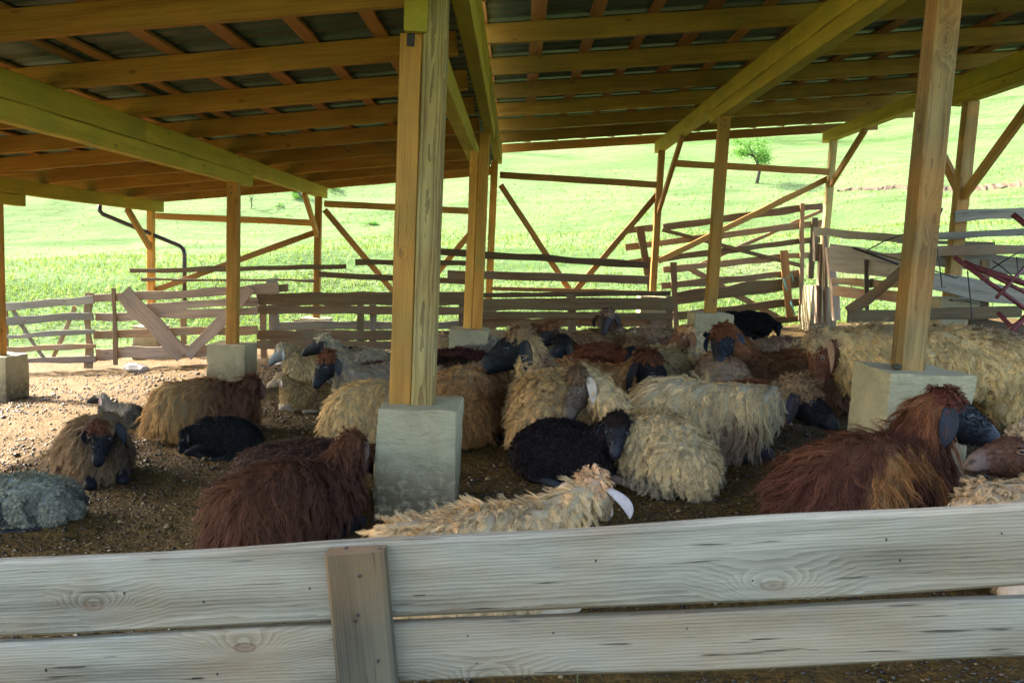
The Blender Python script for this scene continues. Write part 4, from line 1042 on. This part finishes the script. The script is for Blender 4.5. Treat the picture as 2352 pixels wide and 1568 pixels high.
FLOCK = [
 dict(px=52, Y=4.65, h=195, hw=200, s=0.64, st='short', c=(0.2, 0.21, 0.18), c2=(0.035, 0.04, 0.038), bt=0.5, bf=22, face=BLK, poll=BLK, nup=5, hp=50, nl=.26, fat=1.05, name='lamb', cat='lamb', top=((.26, .28, .24), .24, .42), gx=((.02, .022, .022), .1, .3), label='curly grey lamb with a dark neck, cut off by the bottom left edge'),
 dict(px=222, Y=5.7, h=308, hw=275, nw=300, s=0.86, st='long', wl=.8, c=(0.17, 0.12, 0.07), c2=(0.06, 0.04, 0.028), bt=0.1, face=BLK, poll=(.09, .035, .02), nup=42, hp=58, nl=.30, hs=1.2, tip=(0.27, 0.21, 0.13), nr=1.25, label='shaggy brown sheep at the left with its black face to us, before the tiny lamb'),
 dict(px=280, Y=7.6, h=185, hw=192, nw=190, s=0.48, st='short', c=(.10, .10, .09), c2=(.55, .52, .45), bt=.6, bf=6, top=((.45, .43, .4), .38, .52), face=(.03, .03, .03), nose=(.02, .02, .02), poll=(.6, .55, .48), nup=66, hp=8, nl=.26, hs=1.1, ear=(.55, .35, .3), name='lamb', cat='lamb', label='tiny black and white lamb with raised head, alone on the sunlit ground'),
 dict(px=478, Y=7.05, h=22, hw=80, s=1.0, st='long', c=(.36, .25, .12), gx=((.075, .032, .02), -.3, .22), tip=(.34, .2, .09), ta=.35, face=(.07, .03, .02), poll=(.09, .04, .025), nup=40, hp=30, nl=0.14, nw=70, label='sheep fading from tan rump to dark brown shoulders, lying before the left footing'),
 dict(px=515, Y=6.2, h=178, hw=205, s=0.62, st='short', c=(.012, .014, .015), face=BLK, nup=-20, hp=60, nl=.16, fat=0.9, wl=.7, label='sleek black lamb curled on the ground against the tan and brown sheep', name='lamb', cat='lamb'),
 dict(px=735, Y=9.5, h=190, hw=192, nw=188, s=.95, st='wavy', c=(.36, .31, .2), c2=(.2, .15, .09), bt=.6, face=(.17, .19, .18), poll=(.42, .4, .34), nup=40, hp=38, nl=0.2, label='sheep with a pale grey face turned left, lying just right of the left footing'),
 dict(px=706, Y=8.1, h=198, hw=195, nw=190, s=.62, st='short', c=(.36, .28, .15), c2=(.2, .14, .07), bt=.8, face=(.42, .35, .24), ear=(.45, .36, .26), poll=(.45, .38, .26), nup=50, hp=25, nl=.22, name='lamb', cat='lamb', label='small cream lamb with its head turned left, below the grey faced sheep'),
 dict(px=835, Y=9.15, h=186, hw=186, nw=180, s=1.0, st='wavy', c=(.30, .28, .23), c2=(.12, .1, .08), bt=.7, top=((.45, .42, .34), .42, .6), face=BLK, poll=(.38, .35, .28), nup=50, hp=22, nl=0.26, hs=1.15, nr=.95, label='black faced sheep with pale curls on its high head, left of the double post'),
 dict(px=868, Y=7.75, h=190, hw=222, nw=195, s=1.0, st='wavy', c=(.30, .27, .22), c2=(.10, .07, .05), bt=.4, poll=(.13, .055, .03), nup=46, hp=48, nl=0.24, hs=1.2, face=(0.02, 0.022, 0.026), label='black faced sheep with a rusty brown cap, left of the tall front footing'),
 dict(px=868, Y=6.75, h=18, hw=20, s=.92, st='wavy', wl=1.2, c=(.50, .38, .19), tip=(.6, .5, .3), ta=.4, face=BLK, nup=15, hp=30, label='pale straw coloured sheep half hidden behind the tall front footing'),
 dict(px=900, Y=8.5, h=5, hw=0, s=1.0, st='short', wl=1.5, c=(.06, .022, .022), face=BLK, nup=20, hp=30, dz=-.08, label='dark maroon sheep, only its back showing left of the double post'),
 dict(px=690, Y=4.85, h=14, hw=10, s=0.8, st='short', wl=1.1, c=(.075, .04, .028), tip=(.14, .085, .06), ta=.4, face=BLK, nup=5, hp=30, nl=.2, label='tightly curled dark brown lamb lying behind the big dark red sheep', name='lamb', cat='lamb'),
 dict(px=668, Y=4.15, h=50, hw=85, nw=55, s=0.9, st='long', wl=1.15, c=(0.085, 0.036, 0.017), c2=(0.05, 0.022, 0.012), bt=.4, tip=(.17, .075, .05), ta=.45, face=BLK, poll=(.13, .06, .03), nup=44, hp=5, nl=0.24, ear=(.16, .12, .09), out=.12, label='big shaggy dark red sheep lying against the left side of the tall front footing'),
 dict(px=1000, Y=8.5, h=0, hw=330, s=.95, st='curly', c=(.035, .02, .014), c2=(.12, .05, .03), bt=.7, face=BLK, poll=(.03, .02, .015), nup=15, hp=35, nl=.2, label='curly black brown sheep just right of the double post'),
 dict(px=1090, Y=8.25, h=180, hw=200, s=.78, st='curly', c=(.36, .25, .15), c2=(.10, .055, .03), bt=.6, tip=(.5, .4, .28), face=(.1, .06, .04), poll=(.4, .3, .2), nup=5, hp=30, nl=.18, label='brown and cream curled fleece seen under the middle footing'),
 dict(px=1072, Y=6.55, h=60, hw=60, nw=60, s=1.12, st='wavy', c=(.29, .155, .06), c2=(.16, .07, .028), bt=.5, top=((.44, .30, .16), .38, .56), tip=(.42, .27, .12), ta=.3, face=BLK, nup=15, hp=30, label='orange brown sheep lying right behind the tall front footing'),
 dict(px=1258, Y=6.2, h=104, hw=186, nw=145, s=1.16, st='curly', c=(.44, .33, .17), c2=(.13, .07, .045), bt=.75, tip=(.58, .48, .3), ta=.4, face=(.012, .015, .018), poll=(.26, .18, .10), nup=58, hp=28, nl=0.32, hs=1.45, el=.19, fat=1.05, label='cream and brown sheep seen from behind, its black face raised high to the left'),
 dict(px=1325, Y=7.0, h=350, hw=318, nw=335, s=1.12, st='felt', wl=1.0, c=(0.3, 0.15, 0.05), c2=(0.4, 0.27, 0.12), bt=.4, gx=((.13, .065, .03), .35, .6), tip=(.5, .42, .26), ta=.3, face=BLK, poll=(.10, .04, .02), nup=32, hp=38, nl=0.26, hs=1.42, el=.22, lump=.02, label='smooth tan sheep with a matted lump on its back and a drooping black head'),
 dict(px=1300, Y=5.15, h=325, hw=262, nw=330, s=0.78, st='short', c=(.016, .012, .014), face=(0.026, 0.027, 0.032), poll=(.022, .014, .012), nup=50, hp=42, nl=.26, hs=1.2, el=.2, label='all black young sheep facing the camera with a green leaf at its chin'),
 dict(px=1500, Y=5.02, h=118, hw=205, nw=150, s=0.92, st='curly', c=(.47, .38, .22), c2=(.12, .11, .09), bt=.95, tip=(.6, .52, .36), ta=.4, face=(.12, .09, .065), poll=(.14, .09, .055), ear=(.36, .32, .26), nup=34, hp=62, nl=0.5, hs=1.3, el=.19, fat=1.08, nr=.9, label='cream woolly sheep with pale ear and brown face, right of the all black one'),
 dict(px=1598, Y=5.62, h=352, hw=338, nw=350, s=1.12, st='long', wl=.95, c=(.50, .40, .23), c2=(.16, .09, .055), bt=1.5, top=((.50, .44, .34), .40, .55), gx=((.26, .25, .19), .36, .44), tip=(.62, .53, .35), ta=.35, face=(.016, .014, .016), poll=(.24, .16, .09), nup=16, hp=30, nl=0.3, hs=1.25, nr=1.1, el=.18, ps=1.35, label='large cream sheep with grey neck and black face, broadside left of the right footing'),
 dict(px=1085, Y=3.15, h=24, hw=60, nw=32, s=0.96, st='long', wl=0.65, c=(.50, .38, .22), c2=(.36, .22, .11), bt=.7, tip=(.66, .56, .38), ta=.4, face=(.5, .4, .28), poll=(.52, .34, .2), ear=(0.36, 0.32, 0.28), earin=(0.46, 0.38, 0.34), nup=28, hp=30, nl=0.32, hs=1.05, el=0.2, out=.5, drop=.62, eb=-.1, nr=.85, et=1.2, sx=dict(lift=.36, gs=.026, amp=.008, w=.0036, sag=.22, cover=5.5), ew=0.75, label='pale cream sheep just behind the front fence with one white ear sticking out'),
 dict(px=1998, Y=3.85, h=24, hw=352, nw=10, s=1.08, st='long', wl=1.1, c=(.07, .026, .018), c2=(.30, .17, .07), bt=0.75, bf=7, top=((.16, .065, .03), .36, .56), tip=(.16, .07, .04), ta=.35, face=(0.02, 0.022, 0.027), poll=(.10, .032, .02), nup=74, hp=20, nl=0.25, hs=1.18, nr=1.0, el=.18, tufts=[(-.10, .40, .10, .05), (-.22, .36, .05, .04), (.17, .22, .06, .16), (.10, .42, .08, .03)], tuftc=(.36, .17, .055), label='big shaggy dark red sheep with orange tufts, lying before the right footing'),
 dict(px=2560, Y=3.5, h=190, hw=182, nw=185, s=.92, st='wavy', c=(.30, .2, .11), tip=(.45, .35, .2), face=(0.085, 0.042, 0.026), nose=(0.13, 0.085, 0.065), poll=(.36, .27, .17), ear=(.15, .07, .045), nup=36, hp=8, nl=.3, hs=1.25, label='brown faced sheep looking in from the right edge, nose by a black face'),
 dict(px=2570, Y=3.0, h=172, hw=190, s=1.08, st='long', c=(.42, .31, .19), tip=(.6, .47, .3), ta=.4, face=(.4, .3, .2), nup=2, hp=30, nl=.22, wl=0.7, label='sandy cream sheep lying close behind the fence at the bottom right edge'),
 dict(px=2112, Y=5.5, h=180, hw=183, nw=182, s=1.0, stand=True, st='curly', wl=1.0, c=(.50, .38, .19), c2=(.36, .25, .12), bt=.8, top=((.20, .15, .11), .80, .90), tip=(.62, .52, .3), ta=.4, face=(.13, .055, .03), poll=(.34, .26, .16), ear=(.22, .13, .08), nup=8, hp=78, nl=.22, hs=1.3, el=.2, group='standing sheep', lx=1.17, fat=1.08, label='tall cream sheep standing behind the right footing with its brown head lowered'),
 dict(px=1795, Y=6.95, h=172, hw=248, nw=200, s=1.12, st='felt', wl=1.4, c=(.085, .045, .026), c2=(.02, .012, .01), bt=.2, top=((.17, .075, .035), .42, .55), tip=(.2, .09, .04), ta=.3, face=(0.018, 0.021, 0.03), poll=(.14, .055, .028), nup=46, hp=48, nl=.34, hs=1.1, label='dark brown sheep with a shiny black face toward us, left of the standing one'),
 dict(px=1715, Y=11.4, h=5, hw=0, s=0.64, stand=True, st='short', c=(.008, .009, .009), face=BLK, nup=-30, hp=68, nl=.24, group='standing sheep', label='black sheep grazing on its feet at the back, right of the far right footing'),
 dict(px=1668, Y=8.6, h=200, hw=200, s=1.12, st='short', c=(.009, .01, .01), face=BLK, poll=BLK, nup=20, hp=50, nl=.20, label='black sheep with its back arched, directly behind the shiny black face'),
 dict(px=1655, Y=7.1, h=75, hw=70, s=1.15, st='felt', wl=.6, c=(.20, .125, .075), c2=(.30, .22, .15), bt=.4, bf=4, gx=((.1, .06, .035), .1, .5), face=BRF, nup=0, hp=30, nl=.2, fat=.95, lump=.004, label='smooth short coated grey brown sheep, round rump to us, amid the flock'),
 dict(px=1665, Y=8.3, h=185, hw=196, nw=188, s=1.0, st='felt', wl=1.2, c=(.48, .41, .27), c2=(.2, .1, .05), bt=.9, face=(.17, .085, .045), nose=(.42, .33, .28), poll=(.4, .25, .13), nup=52, hp=36, nl=.26, hs=1.15, label='brown faced sheep with a white nape, behind the smooth grey brown one'),
 dict(px=1515, Y=7.45, h=82, hw=80, s=1.12, st='curly', c=(.30, .24, .13), c2=(0.1, 0.05, 0.03), bt=0.2, top=((.48, .44, .28), .42, .56), face=BRF, nup=8, hp=30, nl=.2, label='greenish cream curly sheep with brown sides, left of the smooth grey brown one'),
 dict(px=1392, Y=8.7, h=5, hw=0, s=1.05, st='felt', wl=1.5, c=(.17, .062, .035), c2=(.1, .035, .02), bt=.5, face=BLK, nup=12, hp=30, nl=.2, dz=-.04, label='rusty red sheep lying behind the long tan one'),
 dict(px=1385, Y=8.8, h=186, hw=200, nw=186, s=.95, st='felt', c=(.06, .03, .022), c2=(.2, .09, .055), bt=.3, face=(.013, .015, .018), poll=(.02, .018, .018), nup=35, hp=42, nl=.24, hs=1.42, label='black faced sheep with its head tucked low, left of the rusty red one', dz=-.02),
 dict(px=1350, Y=9.6, h=186, hw=192, nw=186, s=1.0, st='wavy', c=(0.25, 0.17, 0.1), c2=(.13, .065, .04), bt=.4, face=(.015, .013, .013), poll=(.17, .09, .05), nup=44, hp=34, nl=.24, hs=1.42, nr=1.1, label='dark headed sheep with cream back, back row, right of the middle footing'),
 dict(px=1392, Y=9.9, h=8, hw=10, s=1.08, st='wavy', c=(.22, .13, .07), c2=(.10, .055, .03), bt=.4, top=((.34, .26, .14), .42, .55), face=BRF, nup=5, hp=30, nl=.2, label='brown sheep with a cream back, back row, between two dark heads'),
 dict(px=1462, Y=10.0, h=185, hw=255, nw=220, s=1.0, st='curly', c=(.12, .065, .045), c2=(.4, .36, .3), bt=.8, face=(.03, .02, .018), poll=(.15, .075, .05), ptip=(.45, .4, .33), nup=58, hp=40, nl=0.36, hs=1.25, label='dark brown sheep with a white tipped topknot in the back row'),
 dict(px=1530, Y=9.9, h=8, hw=20, nw=15, s=1.0, st='felt', wl=1.3, c=(.20, .085, .055), c2=(0.36, 0.28, 0.2), bt=.5, face=(.2, .1, .06), poll=(.26, .12, .07), nup=45, hp=10, nl=.28, label='reddish sheep with a white back stripe in the back row, left of a footing'),
 dict(px=1375, Y=7.95, h=0, hw=345, s=.86, st='curly', c=(.15, .055, .03), face=(.012, .014, .016), poll=(.02, .02, .02), nup=50, hp=35, nl=.26, hs=1.42, bald=True, label='rust coloured sheep with a bent black head, squeezed behind the long tan one'),
 dict(px=1455, Y=8.9, h=80, hw=90, s=1.0, st='curly', c=(.2, .1, .06), c2=(0.25, 0.18, 0.11), bt=.3, tip=(0.3, 0.2, 0.12), face=BRF, poll=(.35, .3, .22), nup=20, hp=30, nl=.26, label='brown and cream tufted sheep between the rusty red one and the greenish cream one'),
 dict(px=1128, Y=9.7, h=8, hw=338, nw=0, s=1.02, st='wavy', c=(.36, .35, .31), c2=(.16, .15, .13), bt=.7, face=BLK, poll=(.17, .09, .055), nup=50, hp=46, nl=.28, hs=1.42, label='silver grey sheep with a dark head, just right of the middle footing'),
 dict(px=1240, Y=8.35, h=70, hw=70, s=.85, st='felt', c=(.05, .05, .05), c2=(.18, .07, .05), bt=.0, face=BLK, nup=5, hp=30, nl=.2, label='black and red backed sheep behind the raised black head in the middle'),
 dict(px=1008, Y=10.4, h=10, hw=10, s=1.0, st='wavy', c=(.5, .42, .28), face=BRF, nup=5, hp=30, nl=.2, label='cream sheep at the back, seen between the double post and the middle footing'),
 dict(px=1060, Y=9.2, h=5, hw=0, s=.98, st='short', wl=1.3, c=(.085, .032, .03), face=BLK, nup=5, hp=30, nl=.2, dz=-.05, label='maroon backed sheep in front of the middle footing'),
 dict(px=1712, Y=6.35, h=15, hw=10, s=.80, st='curly', c=(.22, .085, .04), tip=(.42, .2, .1), ta=.4, face=BRF, nup=0, hp=30, nl=.2, name='lamb', cat='lamb', label='rusty tufted lamb whose back shows above the large cream one'),
 dict(px=1835, Y=8.2, h=30, hw=20, s=0.92, st='short', wl=2, c=(.50, .41, .27), c2=(.3, .2, .12), bt=1.0, face=BRF, nup=5, hp=30, nl=.2, label='smooth cream sheep behind, left of the standing one and under the hurdle'),
 dict(px=2405, Y=6.6, h=100, hw=90, s=1.1, st='curly', c=(.33, .3, .22), c2=(.14, .11, .08), bt=.5, face=BRF, nup=10, hp=30, nl=.2, label='grey cream curly sheep at the right edge behind the standing one'),
 dict(px=775, Y=10.6, h=5, hw=0, s=.8, st='short', c=(.02, .016, .014), face=BLK, nup=5, hp=30, nl=.2, name='lamb', cat='lamb', label='black lamb at the back in front of the feeder, left of the double post'),
 dict(px=1780, Y=8.2, h=200, hw=200, s=1.02, st='curly', c=(.12, .07, .05), c2=(.25, .18, .13), bt=.4, tip=(.3, .22, .16), face=BRF, nup=0, hp=30, nl=.2, label='dull brown sheep lying behind the dark brown one with the shiny black face'),
]
for P in FLOCK: make_sheep(P)
lf = D(1350, 1066, 5.0)
lv = [(-.006, 0, 0), (.006, 0, 0), (.014, .004, -.03), (.012, 0, -.055), (.0, -.004, -.075), (-.014, 0, -.055), (-.014, .004, -.03), (0, -.006, -.03)]
o = obj('green_leaf', pmesh('green_leaf', lv, [(0, 1, 2, 7), (7, 2, 3, 4), (7, 4, 5, 6), (0, 7, 6)], M['leaf'], True)); o.location = D(1352, 1053, 4.92)
o.rotation_euler = (.2, .25, 0); s_ = o.modifiers.new('s', 'SOLIDIFY'); s_.thickness = .002
props(o, 'bright green leaf hanging from the mouth of the black young one', 'leaf')
# ------------------------------------------------------------------ light, sky, camera
sc = bpy.context.scene
w = bpy.data.worlds.new("World"); sc.world = w; w.use_nodes = True
nt = w.node_tree; bg = nt.nodes['Background']
sky = nt.nodes.new('ShaderNodeTexSky'); sky.sky_type = 'NISHITA'; sky.sun_disc = False
sv = Vector((-.906, .42, .72)).normalized()
el = math.asin(sv.z); az = math.atan2(sv.x, sv.y)
sky.sun_elevation = el; sky.sun_rotation = az; sky.dust_density = 3; sky.air_density = .9; sky.ozone_density = .5
nt.links.new(sky.outputs[0], bg.inputs[0]); bg.inputs[1].default_value = .15
sl = bpy.data.lights.new('sun', 'SUN'); sl.energy = 3.4; sl.angle = math.radians(.6); sl.color = (1, .95, .85)
so = bpy.data.objects.new('sun', sl); C.objects.link(so); so.rotation_euler = (-sv).to_track_quat('-Z', 'Y').to_euler()
cam = bpy.data.cameras.new('camera'); co = bpy.data.objects.new('camera', cam); C.objects.link(co)
co.matrix_world = Matrix(((Rv[0], Uv[0], -Fv[0], 0), (Rv[1], Uv[1], -Fv[1], 0), (Rv[2], Uv[2], -Fv[2], CZ), (0, 0, 0, 1)))
cam.sensor_width = 36; cam.lens = 36*FP/2352; cam.clip_start = .05; cam.clip_end = 600
sc.camera = co
cam.dof.use_dof = True; cam.dof.focus_distance = 4.6; cam.dof.aperture_fstop = 7.1
sc.view_settings.view_transform = 'Standard'; sc.view_settings.look = 'None'; sc.view_settings.exposure = 2.87; sc.view_settings.gamma = 1
sc.cycles.max_bounces = 8; sc.cycles.diffuse_bounces = 5; sc.cycles.sample_clamp_indirect = 8
